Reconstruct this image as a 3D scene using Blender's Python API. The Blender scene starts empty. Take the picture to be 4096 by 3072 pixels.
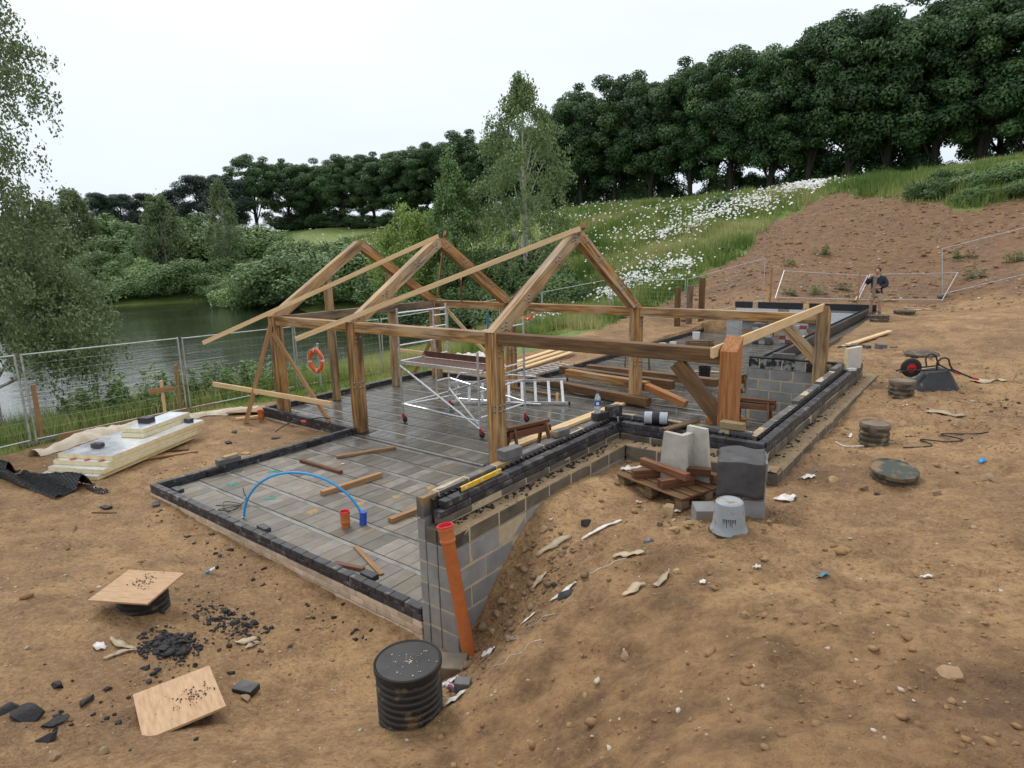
import bpy, bmesh, math, random
import numpy as np
from mathutils import Vector, Matrix, Euler, Quaternion

# ------------------------------------------------------------------ camera, sky, sun, exposure
sc = bpy.context.scene
YAW, PITCH, ROLL = .666, -.205, -.025
_d = Vector((-math.sin(YAW)*math.cos(PITCH), math.cos(YAW)*math.cos(PITCH), math.sin(PITCH)))
_r = Vector((math.cos(YAW), math.sin(YAW), 0)); _u = _r.cross(_d)
_r2 = _r*math.cos(ROLL)+_u*math.sin(ROLL); _u2 = -_r*math.sin(ROLL)+_u*math.cos(ROLL)
cam = bpy.data.cameras.new('camera'); cam.sensor_width = 36; cam.lens = 22.05; cam.clip_start = .05; cam.clip_end = 2000
cam_o = bpy.data.objects.new('camera', cam); sc.collection.objects.link(cam_o)
M = Matrix((_r2, _u2, -_d)).transposed().to_4x4(); M.translation = Vector((4.283, -3.893, 3.61)); cam_o.matrix_world = M
sc.camera = cam_o
SUN_EL, SUN_AZ = math.radians(52), math.radians(-70)      # azimuth measured from +Y towards +X
w = bpy.data.worlds.new('World'); sc.world = w; w.use_nodes = True
nt = w.node_tree; nt.nodes.clear()
out = nt.nodes.new('ShaderNodeOutputWorld'); bg = nt.nodes.new('ShaderNodeBackground')
sky = nt.nodes.new('ShaderNodeTexSky'); sky.sky_type = 'NISHITA'; sky.sun_disc = False
sky.sun_elevation = SUN_EL; sky.sun_rotation = SUN_AZ; sky.air_density = 1.0; sky.dust_density = 4.0; sky.ozone_density = 1.0
mixn = nt.nodes.new('ShaderNodeMix'); mixn.data_type = 'RGBA'; mixn.inputs['Factor'].default_value = .88
tc = nt.nodes.new('ShaderNodeTexCoord'); sep = nt.nodes.new('ShaderNodeSeparateXYZ'); nt.links.new(tc.outputs['Generated'], sep.inputs[0])
rmp = nt.nodes.new('ShaderNodeValToRGB'); nt.links.new(sep.outputs['Z'], rmp.inputs[0])
nzs = nt.nodes.new('ShaderNodeTexNoise'); nzs.inputs['Scale'].default_value = 3.0; nzs.inputs['Detail'].default_value = 4
mps = nt.nodes.new('ShaderNodeMapping'); mps.inputs['Scale'].default_value = (1, 1, 3.5); nt.links.new(tc.outputs['Generated'], mps.inputs[0]); nt.links.new(mps.outputs[0], nzs.inputs['Vector'])
# an even overcast deck: a shade bluer low down, white overhead
e = rmp.color_ramp.elements; e[0].position = .0; e[0].color = (.68, .76, .86, 1); e[1].position = .55; e[1].color = (.96, .96, .96, 1)
e2 = rmp.color_ramp.elements.new(.22); e2.color = (.77, .84, .89, 1)
mlt = nt.nodes.new('ShaderNodeVectorMath'); mlt.operation = 'MULTIPLY'
mr = nt.nodes.new('ShaderNodeMapRange'); mr.inputs['From Min'].default_value = .3; mr.inputs['From Max'].default_value = .7; mr.inputs['To Min'].default_value = 10.2; mr.inputs['To Max'].default_value = 11.0
nt.links.new(nzs.outputs['Fac'], mr.inputs['Value']); nt.links.new(rmp.outputs[0], mlt.inputs[0]); nt.links.new(mr.outputs[0], mlt.inputs[1])
nt.links.new(sky.outputs[0], mixn.inputs['A']); nt.links.new(mlt.outputs[0], mixn.inputs['B'])
nt.links.new(mixn.outputs['Result'], bg.inputs[0]); bg.inputs[1].default_value = .1; nt.links.new(bg.outputs[0], out.inputs[0])
sl = bpy.data.lights.new('sun', 'SUN'); sl.energy = 1.1; sl.angle = math.radians(14); sl.color = (1, .96, .9)
so = bpy.data.objects.new('sun', sl); sc.collection.objects.link(so)
sdir = Vector((math.sin(SUN_AZ)*math.cos(SUN_EL), math.cos(SUN_AZ)*math.cos(SUN_EL), math.sin(SUN_EL)))
so.rotation_euler = sdir.to_track_quat('Z', 'Y').to_euler()
sc.view_settings.view_transform = 'Standard'; sc.view_settings.look = 'None'; sc.view_settings.exposure = .22; sc.view_settings.gamma = 1
sc.view_settings.use_curve_mapping = False
sc.cycles.max_bounces = 5; sc.cycles.diffuse_bounces = 3; sc.cycles.glossy_bounces = 3; sc.cycles.transmission_bounces = 4; sc.cycles.transparent_max_bounces = 6
sc.cycles.use_denoising = True

# ------------------------------------------------------------------ helpers
random.seed(7); rng = np.random.default_rng(7); PI = math.pi
COL = sc.collection
def rnd(a, b): return random.uniform(a, b)
def link(o): COL.objects.link(o); return o
def T(x, y, z): return Matrix.Translation((x, y, z))
def tag(o, label, cat, group=None, kind=None):
    if label: o['label'] = label
    if cat: o['category'] = cat
    if group: o['group'] = group
    if kind: o['kind'] = kind
    return o
def thing(name, label, cat, loc=(0, 0, 0), group=None, rz=0):
    o = bpy.data.objects.new(name, None); link(o); o.location = loc; o.rotation_euler = (0, 0, rz); o.empty_display_size = .1
    return tag(o, label, cat, group)
def put(name, me, parent=None, m=None, mat=None, world=True):
    """one mesh object; with a parent its matrix is given in world space (world=True) or in the parent's space"""
    if mat is not None and len(me.materials) == 0: me.materials.append(mat)
    o = bpy.data.objects.new(name, me); link(o)
    if parent is not None:
        o.parent = parent
        if world: o.matrix_parent_inverse = wm(parent).inverted()
    if m is not None: o.matrix_basis = m
    return o
def wm(o):
    m = Matrix.LocRotScale(o.location, o.rotation_euler, o.scale)
    return (wm(o.parent) @ o.matrix_parent_inverse @ m) if o.parent else m
def pm(name, V, F, smooth=False, mat=None):
    me = bpy.data.meshes.new(name); me.from_pydata([tuple(v) for v in V], [], [tuple(f) for f in F])
    if smooth: me.polygons.foreach_set('use_smooth', [True]*len(me.polygons))
    if mat is not None: me.materials.append(mat)
    return me
def fmesh(name, V, F, mat=None, smooth=False):
    V = np.ascontiguousarray(V, np.float32); F = np.ascontiguousarray(F, np.int32); n, k = F.shape
    me = bpy.data.meshes.new(name); me.vertices.add(len(V)); me.vertices.foreach_set('co', V.ravel())
    me.loops.add(n*k); me.loops.foreach_set('vertex_index', F.ravel())
    me.polygons.add(n); me.polygons.foreach_set('loop_start', np.arange(0, n*k, k, dtype=np.int32))
    if smooth: me.polygons.foreach_set('use_smooth', np.ones(n, bool))
    me.update(calc_edges=True)
    if mat is not None: me.materials.append(mat)
    return me
def cbox(lx, ly, lz, c=.004, jit=0):
    """chamfered box, centred"""
    a, b, h = lx/2, ly/2, lz/2; c = min(c, a*.45, b*.45, h*.45); V = []; idx = {}
    for sx in (-1, 1):
        for sy in (-1, 1):
            for sz in (-1, 1):
                j = (rnd(-jit, jit), rnd(-jit, jit), rnd(-jit, jit)) if jit else (0, 0, 0)
                for ax, p in enumerate(((a, b-c, h-c), (a-c, b, h-c), (a-c, b-c, h))):
                    idx[sx, sy, sz, ax] = len(V); V.append((sx*p[0]+j[0], sy*p[1]+j[1], sz*p[2]+j[2]))
    F = []
    S = (-1, 1)
    for s in S:
        F.append([idx[s, y, z, 0] for y, z in ((-1, -1), (1, -1), (1, 1), (-1, 1))])
        F.append([idx[x, s, z, 1] for x, z in ((-1, -1), (1, -1), (1, 1), (-1, 1))])
        F.append([idx[x, y, s, 2] for x, y in ((-1, -1), (1, -1), (1, 1), (-1, 1))])
    for p in S:
        for q in S:
            F.append([idx[p, q, -1, 0], idx[p, q, 1, 0], idx[p, q, 1, 1], idx[p, q, -1, 1]])
            F.append([idx[p, -1, q, 0], idx[p, 1, q, 0], idx[p, 1, q, 2], idx[p, -1, q, 2]])
            F.append([idx[-1, p, q, 1], idx[1, p, q, 1], idx[1, p, q, 2], idx[-1, p, q, 2]])
            for s in S: F.append([idx[p, q, s, 0], idx[p, q, s, 1], idx[p, q, s, 2]])
    out = []
    for f in F:
        v = [Vector(V[i]) for i in f]; n = (v[1]-v[0]).cross(v[2]-v[0]); c_ = sum(v, Vector())/len(v)
        out.append(f if n.dot(c_) > 0 else f[::-1])
    return V, out
_bc = {}
def boxmesh(lx, ly, lz, mat, c=.004, jit=0, var=1, name='box'):
    k = (round(lx, 3), round(ly, 3), round(lz, 3), mat.name, c, jit, random.randrange(var) if var > 1 else 0)
    if k not in _bc:
        V, F = cbox(lx, ly, lz, c, jit); _bc[k] = pm(name, V, F, mat=mat)
    return _bc[k]
class MB:
    def __init__(s): s.V = []; s.F = []
    def add(s, V, F, m=None):
        n = len(s.V)
        s.V += [tuple((m @ Vector(v)) if m is not None else v) for v in V]; s.F += [tuple(i+n for i in f) for f in F]; return s
    def box(s, lx, ly, lz, m=None, c=.003): return s.add(*cbox(lx, ly, lz, c), m)
    def tube(s, pts, r, seg=8, cap=True):
        pts = [Vector(p) for p in pts]; n0 = len(s.V); k = len(pts); rr = r if isinstance(r, (list, tuple)) else [r]*k
        up = None
        for i, p in enumerate(pts):
            t = (pts[min(i+1, k-1)]-pts[max(i-1, 0)]).normalized()
            if up is None:
                up = Vector((0, 0, 1)) if abs(t.z) < .9 else Vector((1, 0, 0))
            a = t.cross(up).normalized(); b = a.cross(t).normalized(); up = b
            for j in range(seg):
                th = 2*PI*j/seg; s.V.append(tuple(p+(a*math.cos(th)+b*math.sin(th))*rr[i]))
        for i in range(k-1):
            for j in range(seg):
                s.F.append((n0+i*seg+j, n0+i*seg+(j+1) % seg, n0+(i+1)*seg+(j+1) % seg, n0+(i+1)*seg+j))
        if cap:
            s.F.append(tuple(n0+j for j in range(seg))[::-1]); s.F.append(tuple(n0+(k-1)*seg+j for j in range(seg)))
        return s
    def lathe(s, prof, seg=24, m=None, cap0=False, cap1=False):
        V = []; F = []; k = len(prof)
        for (r, z) in prof:
            for j in range(seg): V.append((r*math.cos(2*PI*j/seg), r*math.sin(2*PI*j/seg), z))
        for i in range(k-1):
            for j in range(seg): F.append((i*seg+j, i*seg+(j+1) % seg, (i+1)*seg+(j+1) % seg, (i+1)*seg+j))
        if cap0: F.append(tuple(range(seg))[::-1])
        if cap1: F.append(tuple((k-1)*seg+j for j in range(seg)))
        return s.add(V, F, m)
    def prism(s, poly, t, m=None):
        """polygon in local XY extruded by t along Z (centred)"""
        n = len(poly); V = [(x, y, -t/2) for x, y in poly]+[(x, y, t/2) for x, y in poly]
        F = [tuple(range(n))[::-1], tuple(range(n, 2*n))]+[(i, (i+1) % n, n+(i+1) % n, n+i) for i in range(n)]
        return s.add(V, F, m)
    def mesh(s, name, mat, smooth=False):
        me = pm(name, s.V, s.F, mat=mat)
        bm = bmesh.new(); bm.from_mesh(me); bmesh.ops.recalc_face_normals(bm, faces=bm.faces); bm.to_mesh(me); bm.free()
        if smooth:
            me.polygons.foreach_set('use_smooth', [True]*len(me.polygons))
            try: me.set_sharp_from_angle(angle=math.radians(40))
            except Exception: pass
        return me
    def build(s, name, mat, parent=None, m=None, smooth=False, world=True): return put(name, s.mesh(name, mat, smooth), parent, m, world=world)
def along(p0, p1, roll=0):
    """matrix with local X from p0 to p1, centred between them, local Z as near up as it can be"""
    p0, p1 = Vector(p0), Vector(p1); x = (p1-p0).normalized(); up = Vector((0, 0, 1)) if abs(x.z) < .95 else Vector((0, 1, 0))
    y = up.cross(x).normalized(); z = x.cross(y)
    m = Matrix((x, y, z)).transposed().to_4x4() @ Matrix.Rotation(roll, 4, 'X'); m.translation = (p0+p1)/2; return m
def bar(name, p0, p1, wd, ht, mat, parent=None, roll=0, c=.006, ext=0, jit=.003):
    L = (Vector(p1)-Vector(p0)).length+ext; V, F = cbox(L, wd, ht, c, jit)
    return put(name, pm(name, V, F, mat=mat), parent, along(p0, p1, roll))
ORD = ['first', 'second', 'third', 'fourth', 'fifth', 'sixth', 'seventh', 'eighth', 'ninth', 'tenth', 'eleventh', 'twelfth', 'thirteenth', 'fourteenth', 'fifteenth', 'sixteenth']
ORD += ['seventeenth', 'eighteenth', 'nineteenth', 'twentieth']+['twenty '+q for q in ORD[:9]]

# ------------------------------------------------------------------ materials
def newmat(name):
    m = bpy.data.materials.new(name); m.use_nodes = True; n = m.node_tree.nodes; l = m.node_tree.links; return m, n, l, n['Principled BSDF']
def vecsrc(n, l, stretch=(1, 1, 1), coord='Object', rand=True):
    tc = n.new('ShaderNodeTexCoord'); mp = n.new('ShaderNodeMapping'); mp.inputs['Scale'].default_value = stretch; l.new(tc.outputs[coord], mp.inputs[0])
    if not rand: return mp.outputs[0], None
    oi = n.new('ShaderNodeObjectInfo'); mu = n.new('ShaderNodeMath'); mu.operation = 'MULTIPLY'; mu.inputs[1].default_value = 91.7; l.new(oi.outputs['Random'], mu.inputs[0])
    ad = n.new('ShaderNodeVectorMath'); l.new(mp.outputs[0], ad.inputs[0]); l.new(mu.outputs[0], ad.inputs[1]); return ad.outputs[0], oi.outputs['Random']
def noise(n, l, vec, scale, detail=5, rough=.55):
    t = n.new('ShaderNodeTexNoise'); t.inputs['Scale'].default_value = scale; t.inputs['Detail'].default_value = detail; t.inputs['Roughness'].default_value = rough; l.new(vec, t.inputs['Vector']); return t.outputs['Fac']
def ramp(n, l, fac, stops):
    r = n.new('ShaderNodeValToRGB'); e = r.color_ramp.elements
    while len(e) < len(stops): e.new(.5)
    for el, (p, c) in zip(e, stops): el.position = p; el.color = (*c, 1) if len(c) == 3 else c
    l.new(fac, r.inputs[0]); return r.outputs[0]
def mixc(n, l, fac, a, b, mode='MIX'):
    x = n.new('ShaderNodeMix'); x.data_type = 'RGBA'; x.blend_type = mode
    for k, v in (('Factor', fac), ('A', a), ('B', b)):
        if isinstance(v, (int, float)): x.inputs[k].default_value = v
        elif isinstance(v, tuple): x.inputs[k].default_value = (*v, 1)
        else: l.new(v, x.inputs[k])
    return x.outputs['Result']
def mrange(n, l, v, a, b, c, d):
    x = n.new('ShaderNodeMapRange'); x.inputs[1].default_value = a; x.inputs[2].default_value = b; x.inputs[3].default_value = c; x.inputs[4].default_value = d; l.new(v, x.inputs[0]); return x.outputs[0]
def bump(n, l, h, strength, dist, bsdf, prev=None):
    b = n.new('ShaderNodeBump'); b.inputs['Strength'].default_value = strength; b.inputs['Distance'].default_value = dist; l.new(h, b.inputs['Height'])
    if prev is not None: l.new(prev, b.inputs['Normal'])
    l.new(b.outputs[0], bsdf.inputs['Normal']); return b.outputs[0]
def nmat(name, stops, scale=6, rough=(.6, .85), bmp=.25, bdist=.004, bscale=60, stretch=(1, 1, 1), rnd_=.25, dirt=None, dscale=2.5, dlo=.5, dhi=.65, metal=0, spec=.4, coat=0):
    m, n, l, b = newmat(name); v, r = vecsrc(n, l, stretch)
    f = noise(n, l, v, scale); c = ramp(n, l, f, stops)
    if dirt:
        d = noise(n, l, v, dscale, 6, .65); c = mixc(n, l, mrange(n, l, d, dlo, dhi, 0, 1), c, dirt)
    if rnd_: 
        k = mrange(n, l, r, 0, 1, 1-rnd_, 1+rnd_); vm = n.new('ShaderNodeVectorMath'); vm.operation = 'SCALE'; l.new(c, vm.inputs[0]); l.new(k, vm.inputs['Scale']); c = vm.outputs[0]
    l.new(c, b.inputs['Base Color']); l.new(mrange(n, l, f, .3, .7, *rough), b.inputs['Roughness'])
    b.inputs['Metallic'].default_value = metal; b.inputs['Specular IOR Level'].default_value = spec; b.inputs['Coat Weight'].default_value = coat
    if bmp: bump(n, l, noise(n, l, v, bscale, 4), bmp, bdist, b)
    return m
def flat(name, c, rough=.6, metal=0, spec=.5, var=.12, sc_=15):
    c0 = tuple(x*(1-var) for x in c); c1 = tuple(min(1, x*(1+var)) for x in c)
    return nmat(name, [(.35, c0), (.65, c1)], sc_, (max(.05, rough-.08), min(1, rough+.08)), .08, .002, 80, rnd_=.06, metal=metal, spec=spec)
W = {}
def wood(name, pale, mid, dark, stain, sx=.06, stain_lo=.5, stain_hi=.68, rough=(.5, .8), rv=.2, wash=None):
    m, n, l, b = newmat(name); v, r = vecsrc(n, l, (sx, 1, 1)); v2, _ = vecsrc(n, l, (.30, 1.6, 1.6)); v3, _ = vecsrc(n, l, (.05, 1, 1))
    g = noise(n, l, v, 34, 6, .6); c = ramp(n, l, g, [(.3, dark), (.5, mid), (.7, pale)])
    if wash: c = mixc(n, l, mrange(n, l, noise(n, l, v2, 2.1, 3), .53, .60, 0, .6), c, wash); c = mixc(n, l, mrange(n, l, noise(n, l, v3, 13, 3), .55, .63, 0, .8), c, wash); c = mixc(n, l, mrange(n, l, noise(n, l, v3, 16, 3), .44, .36, 0, .7), c, stain)
    s = noise(n, l, v2, 2.4, 7, .62); c = mixc(n, l, mrange(n, l, s, stain_lo, stain_hi, 0, .85), c, stain)
    k = mrange(n, l, r, 0, 1, 1-rv, 1+rv); vm = n.new('ShaderNodeVectorMath'); vm.operation = 'SCALE'; l.new(c, vm.inputs[0]); l.new(k, vm.inputs['Scale'])
    l.new(vm.outputs[0], b.inputs['Base Color']); l.new(mrange(n, l, s, .3, .7, rough[1], rough[0]), b.inputs['Roughness']); b.inputs['Specular IOR Level'].default_value = .4
    bump(n, l, g, .35, .004, b); return m
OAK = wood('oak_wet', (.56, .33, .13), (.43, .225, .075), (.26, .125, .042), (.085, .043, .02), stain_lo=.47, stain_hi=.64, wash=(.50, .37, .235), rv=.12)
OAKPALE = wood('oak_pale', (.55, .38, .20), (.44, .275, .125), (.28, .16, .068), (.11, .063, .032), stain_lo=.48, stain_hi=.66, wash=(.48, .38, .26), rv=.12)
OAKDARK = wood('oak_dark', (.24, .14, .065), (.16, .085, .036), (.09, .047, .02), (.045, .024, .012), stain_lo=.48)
OAKGREY = wood('oak_grey', (.30, .22, .15), (.21, .15, .10), (.13, .09, .06), (.07, .045, .03))
OAKRED = wood('oak_red', (.46, .225, .085), (.33, .14, .048), (.19, .075, .027), (.085, .036, .017), stain_lo=.54, stain_hi=.7)
PINE = wood('pine_new', (.80, .62, .38), (.72, .52, .29), (.60, .41, .21), (.48, .31, .15), stain_lo=.6, stain_hi=.85, rv=.08)
PINEWET = wood('pine_wet', (.42, .26, .13), (.33, .19, .085), (.22, .115, .05), (.12, .06, .028), stain_lo=.55)
REDWOOD = wood('redwood_offcut', (.27, .125, .065), (.18, .078, .04), (.10, .042, .022), (.055, .025, .015), stain_lo=.5, stain_hi=.65)
PLY = wood('plywood', (.52, .35, .22), (.45, .29, .17), (.37, .22, .12), (.36, .26, .12), sx=.2, stain_lo=.55, stain_hi=.75)
BRICK = nmat('black_brick', [(.3, (.022, .022, .026)), (.6, (.05, .05, .058)), (.8, (.085, .085, .095))], 9, (.35, .6), .3, .003, 90, rnd_=.35, dirt=(.19, .185, .185), dscale=6, dlo=.56, dhi=.68)
STOCK = nmat('stock_brick', [(.3, (.46, .35, .26)), (.6, (.60, .48, .37)), (.8, (.68, .58, .48))], 8, (.7, .9), .3, .003, 90, rnd_=.18, dirt=(.30, .19, .10), dscale=5, dlo=.58, dhi=.8)
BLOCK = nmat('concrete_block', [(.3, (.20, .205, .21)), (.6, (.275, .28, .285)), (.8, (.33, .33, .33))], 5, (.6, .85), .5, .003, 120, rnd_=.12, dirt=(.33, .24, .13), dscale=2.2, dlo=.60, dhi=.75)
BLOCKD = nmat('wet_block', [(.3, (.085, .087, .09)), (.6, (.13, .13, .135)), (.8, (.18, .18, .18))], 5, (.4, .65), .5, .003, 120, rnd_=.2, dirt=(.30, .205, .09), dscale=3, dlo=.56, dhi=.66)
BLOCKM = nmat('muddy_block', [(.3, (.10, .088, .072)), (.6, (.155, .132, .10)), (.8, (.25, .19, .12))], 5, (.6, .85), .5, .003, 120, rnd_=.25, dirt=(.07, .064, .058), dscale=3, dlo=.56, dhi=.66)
MORTAR = nmat('mortar', [(.3, (.44, .36, .24)), (.7, (.56, .47, .33))], 12, (.8, .95), .6, .004, 90, rnd_=0)
MORTARD = nmat('dark_mortar', [(.3, (.018, .018, .02)), (.7, (.045, .045, .048))], 12, (.6, .8), .6, .004, 90, rnd_=0)
MORTARS = nmat('ledge_mortar', [(.3, (.19, .135, .08)), (.55, (.29, .205, .115)), (.75, (.16, .12, .075))], 6, (.7, .95), 1, .012, 25, rnd_=0, dirt=(.025, .022, .02), dscale=11, dlo=.60, dhi=.64)
FLOORB0 = nmat('floor_block', [(.3, (.125, .115, .10)), (.55, (.195, .182, .158)), (.8, (.27, .252, .215))], 5, (.45, .75), .5, .003, 70, rnd_=.34, dirt=(.20, .145, .09), dscale=1.6, dlo=.50, dhi=.72)
def wetten(m):
    # one large damp area in the middle of the slab: darker and glossier concrete, fixed to the place
    n, l = m.node_tree.nodes, m.node_tree.links; b = n['Principled BSDF']; g = n.new('ShaderNodeNewGeometry'); sp_ = n.new('ShaderNodeSeparateXYZ'); l.new(g.outputs['Position'], sp_.inputs[0])
    nz = noise(n, l, g.outputs['Position'], .55, 5, .6); a = n.new('ShaderNodeMath'); a.operation = 'MULTIPLY_ADD'; a.inputs[1].default_value = 7; l.new(nz, a.inputs[0]); l.new(sp_.outputs['Y'], a.inputs[2])
    f = mrange(n, l, a.outputs[0], 6.0, 8.0, 0, 1); c = b.inputs['Base Color'].links[0].from_socket; vm = n.new('ShaderNodeVectorMath'); vm.operation = 'SCALE'; l.new(c, vm.inputs[0]); l.new(mrange(n, l, f, 0, 1, 1.0, .58), vm.inputs['Scale']); l.new(vm.outputs[0], b.inputs['Base Color'])
    r = b.inputs['Roughness'].links[0].from_socket; mu = n.new('ShaderNodeMath'); mu.operation = 'MULTIPLY'; l.new(r, mu.inputs[0]); l.new(mrange(n, l, f, 0, 1, 1.0, .62), mu.inputs[1]); l.new(mu.outputs[0], b.inputs['Roughness']); return m
FLOORB = wetten(FLOORB0)
BEAMC = nmat('floor_beam_concrete', [(.3, (.18, .175, .165)), (.7, (.27, .262, .245))], 5, (.35, .6), .3, .002, 90, rnd_=.12, dirt=(.07, .065, .06), dscale=1.1)
GALV = flat('galvanised_steel', (.52, .54, .56), .42, .75, .5, .15, 8)
ALU = flat('aluminium_tube', (.70, .71, .73), .3, .85, .5, .1, 20)
BLACKP = nmat('black_plastic', [(.3, (.012, .012, .014)), (.7, (.026, .026, .03))], 8, (.25, .5), .1, .002, 60, rnd_=.1)
BLACKM = nmat('black_plastic_muddy', [(.3, (.014, .014, .015)), (.7, (.03, .029, .028))], 8, (.35, .65), .15, .003, 60, rnd_=.1, dirt=(.20, .135, .075), dscale=6, dlo=.55, dhi=.70)
MUDP = nmat('muddy_chamber', [(.3, (.04, .035, .03)), (.7, (.085, .07, .052))], 8, (.55, .85), .4, .006, 30, rnd_=.1, dirt=(.21, .165, .11), dscale=7, dlo=.48, dhi=.62)
MUDLID = nmat('muddy_lid', [(.3, (.13, .105, .078)), (.7, (.23, .185, .135))], 8, (.55, .85), .4, .006, 30, rnd_=.1, dirt=(.06, .05, .042), dscale=7, dlo=.56, dhi=.66)
ORANGEP = flat('orange_pipe', (.50, .15, .045), .42, 0, .5, .08); REDCAP = flat('red_cap', (.62, .035, .05), .4); BLUEP = flat('blue_pipe', (.015, .30, .72), .35, var=.06); BLUED = flat('blue_sleeve', (.01, .07, .42), .4)
WHITEP = flat('white_plastic', (.74, .74, .73), .5); PAPER = nmat('damp_paper', [(.3, (.5, .48, .44)), (.6, (.78, .77, .75))], 20, (.6, .9), .3, .003, 40, rnd_=.1)
TANP = nmat('tan_plastic', [(.3, (.36, .285, .19)), (.7, (.50, .42, .30))], 12, (.5, .8), .3, .003, 40, rnd_=.15)
FOAM = nmat('insulation_foam', [(.3, (.72, .60, .33)), (.7, (.84, .74, .48))], 10, (.8, .95), .2, .002, 120, rnd_=.05)
FOIL = nmat('insulation_foil', [(.3, (.56, .60, .66)), (.7, (.74, .78, .84))], 2.5, (.16, .36), .15, .004, 6, rnd_=.04, metal=.45)
TARM = nmat('tar_lump', [(.3, (.010, .010, .011)), (.7, (.032, .032, .034))], 18, (.5, .8), .9, .01, 45, rnd_=.3)
ROCK = nmat('rock', [(.3, (.20, .125, .07)), (.55, (.30, .20, .12)), (.8, (.42, .32, .22))], 5, (.7, .9), .6, .008, 30, rnd_=.3)
SANDST = nmat('sandy_rock', [(.3, (.26, .18, .09)), (.7, (.40, .30, .165))], 5, (.7, .9), .6, .008, 30, rnd_=.2)
CONC = nmat('pale_concrete', [(.3, (.40, .39, .35)), (.7, (.55, .54, .49))], 9, (.7, .9), .6, .003, 90, rnd_=.05)
BUCKETM = nmat('bucket_grey', [(.3, (.26, .30, .33)), (.7, (.34, .385, .42))], 5, (.35, .55), .1, .002, 50, rnd_=0, dirt=(.25, .18, .09), dscale=5, dlo=.58, dhi=.66)
SHEET = nmat('geotextile', [(.3, (.50, .42, .31)), (.6, (.68, .62, .52))], 4, (.75, .95), .4, .01, 20, rnd_=.1)
YEL = flat('level_yellow', (.68, .44, .03), .35); RUST = nmat('rust_board', [(.3, (.07, .028, .018)), (.7, (.13, .05, .03))], 7, (.4, .65), .2, .002, 60, rnd_=.1)
ORNG = flat('life_ring_orange', (.80, .11, .015), .5); SILV = flat('silver_band', (.62, .64, .66), .35)
REDW = flat('red_paint', (.52, .02, .03), .45); RUB = flat('black_rubber', (.018, .018, .018), .7)
# ------------------------------------------------------------------ terrain: scattered levels joined by a smooth surface
GP=np.array([
(-6.2,-.2,-.05),(-4,-.2,-.12),(-2,-.2,-.2),(-.3,-.25,-.27),(.25,-.25,-.3),(.55,-.05,-.22),
(.5,.25,0),(.5,.7,.45),(.5,1.34,.86),(.5,2.6,.88),(.6,3.3,.85),(1.3,3.3,.84),(2.1,3.2,.85),(2.6,3.3,.87),(2.6,6,.92),(2.6,8.5,.95),(2.6,10.6,1.0),
(2.3,2.3,.92),(2.5,1.5,1.0),(1.4,2.5,.82),(3.05,5.5,.98),(3.05,8.4,1.0),(3.5,3.9,1.02),(3.35,9.5,1.0),
(4.7,8.1,1.08),(5,5,1.18),(4.8,3,1.25),(6,6,1.35),(7,12,1.4),(5,1,1.42),(4.57,-.7,1.5),(4.3,-3.9,2.0),(6,-2,1.95),(3.5,-2,1.35),(3,-.5,1.02),(2.1,-1.25,.45),(1.0,-1.1,.14),(1.7,.2,.7),(1.15,.5,.5),(.95,1.1,.72),(1.0,-.2,.12),(2,.9,.9),(2.2,-2.8,1.0),
(-2.4,-1.7,.12),(-.8,-2.05,.03),(-.3,-3.27,.4),(-3,-3,.25),(-6,-2,.06),(-8.3,0,0),(-9.4,-.4,0),(-7.5,-.9,.03),(-9.5,-1.2,.03),(1,-3.2,.8),(2,-4.5,1.4),(-3,-6,.5),(-9,-6,.2),
(-6.5,1,.02),(-6.5,3,0),(-6.8,3.7,-.08),(-9.2,3.7,-.12),(-9.8,2.2,-.02),(-9.9,4,-.1),(-9.95,7,-.15),(-9.9,9.9,-.12),
(-11.3,-.2,-.03),(-11.8,3.2,-.15),(-12.2,7.2,-.25),(-12.4,14.5,-.2),(-12.9,22,.05),
(-14,0,-.6),(-14.5,8,-.7),(-15.5,15,-.7),(-16.7,0,-1.2),(-16.7,8,-1.2),(-18,16,-1.15),(-22,28,-1.0),(-13,-8,-.4),(-17,-8,-1.2),
(-25,8,-2.2),(-40,15,-3),(-60,22,-2.5),(-30,20,-2.2),(-22,4,-2),(-23,-8,-2),(-40,0,-2.5),
(-33,29.8,-1.5),(-55,33.8,-1.6),(-70,32.5,-1.7),(-77,20,-1.7),(-75,5,-1.6),(-60,-12,-1.1),(-40,-22,-1.1),(-20,-22,-.6),
(-36,34,.8),(-55,38,.8),(-72,38,.8),(-82.5,20,.9),(-90,40,2.5),(-82,3,.9),(-45,45,4),
(-6.6,11,.05),(-6.6,14,.1),(-6.7,18,.15),(-6.7,22.5,.2),(-9,12,0),(-9,18,.2),(-9.5,23,.4),(-6.5,24.2,.45),(-4.9,24,1.0),(.8,24,1.15),(.7,12,.95),(.7,18,1.0),(2,12,1.0),(3,15,1.06),(3,20,1.12),(1,22,1.1),(6,20,1.35),
(-3.9,24.6,1.3),(2.25,27.7,1.35),(-7,27,1.3),(-1.4,35.9,3.8),(-6.2,28,2.2),(4.6,39.7,5.3),(3.3,27.2,1.4),(-12.9,31.5,1.9),
(4.3,49.5,8.7),(-6.5,48.5,7.9),(-20,56,8.3),(-35,60,8.5),(-58,65,8.2),(-91,65,8.6),(-119,63,9.3),
(10,56,8.7),(4,64,7.7),(-20,75,7.5),(-60,88,8.5),(-120,88,9),(20,42,8),(12,30,4),(12,15,2.5),(15,0,3),(10,-10,3),
(60,150,8),(-60,220,8),(-220,150,8),(-220,0,6),(-150,-100,3),(0,-120,4),(120,-60,5),(140,60,9)],float)
_c=.6
def _k(a,b): return np.sqrt(((a[:,None,:]-b[None])**2).sum(-1)+_c*_c)
_n=len(GP)
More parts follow.
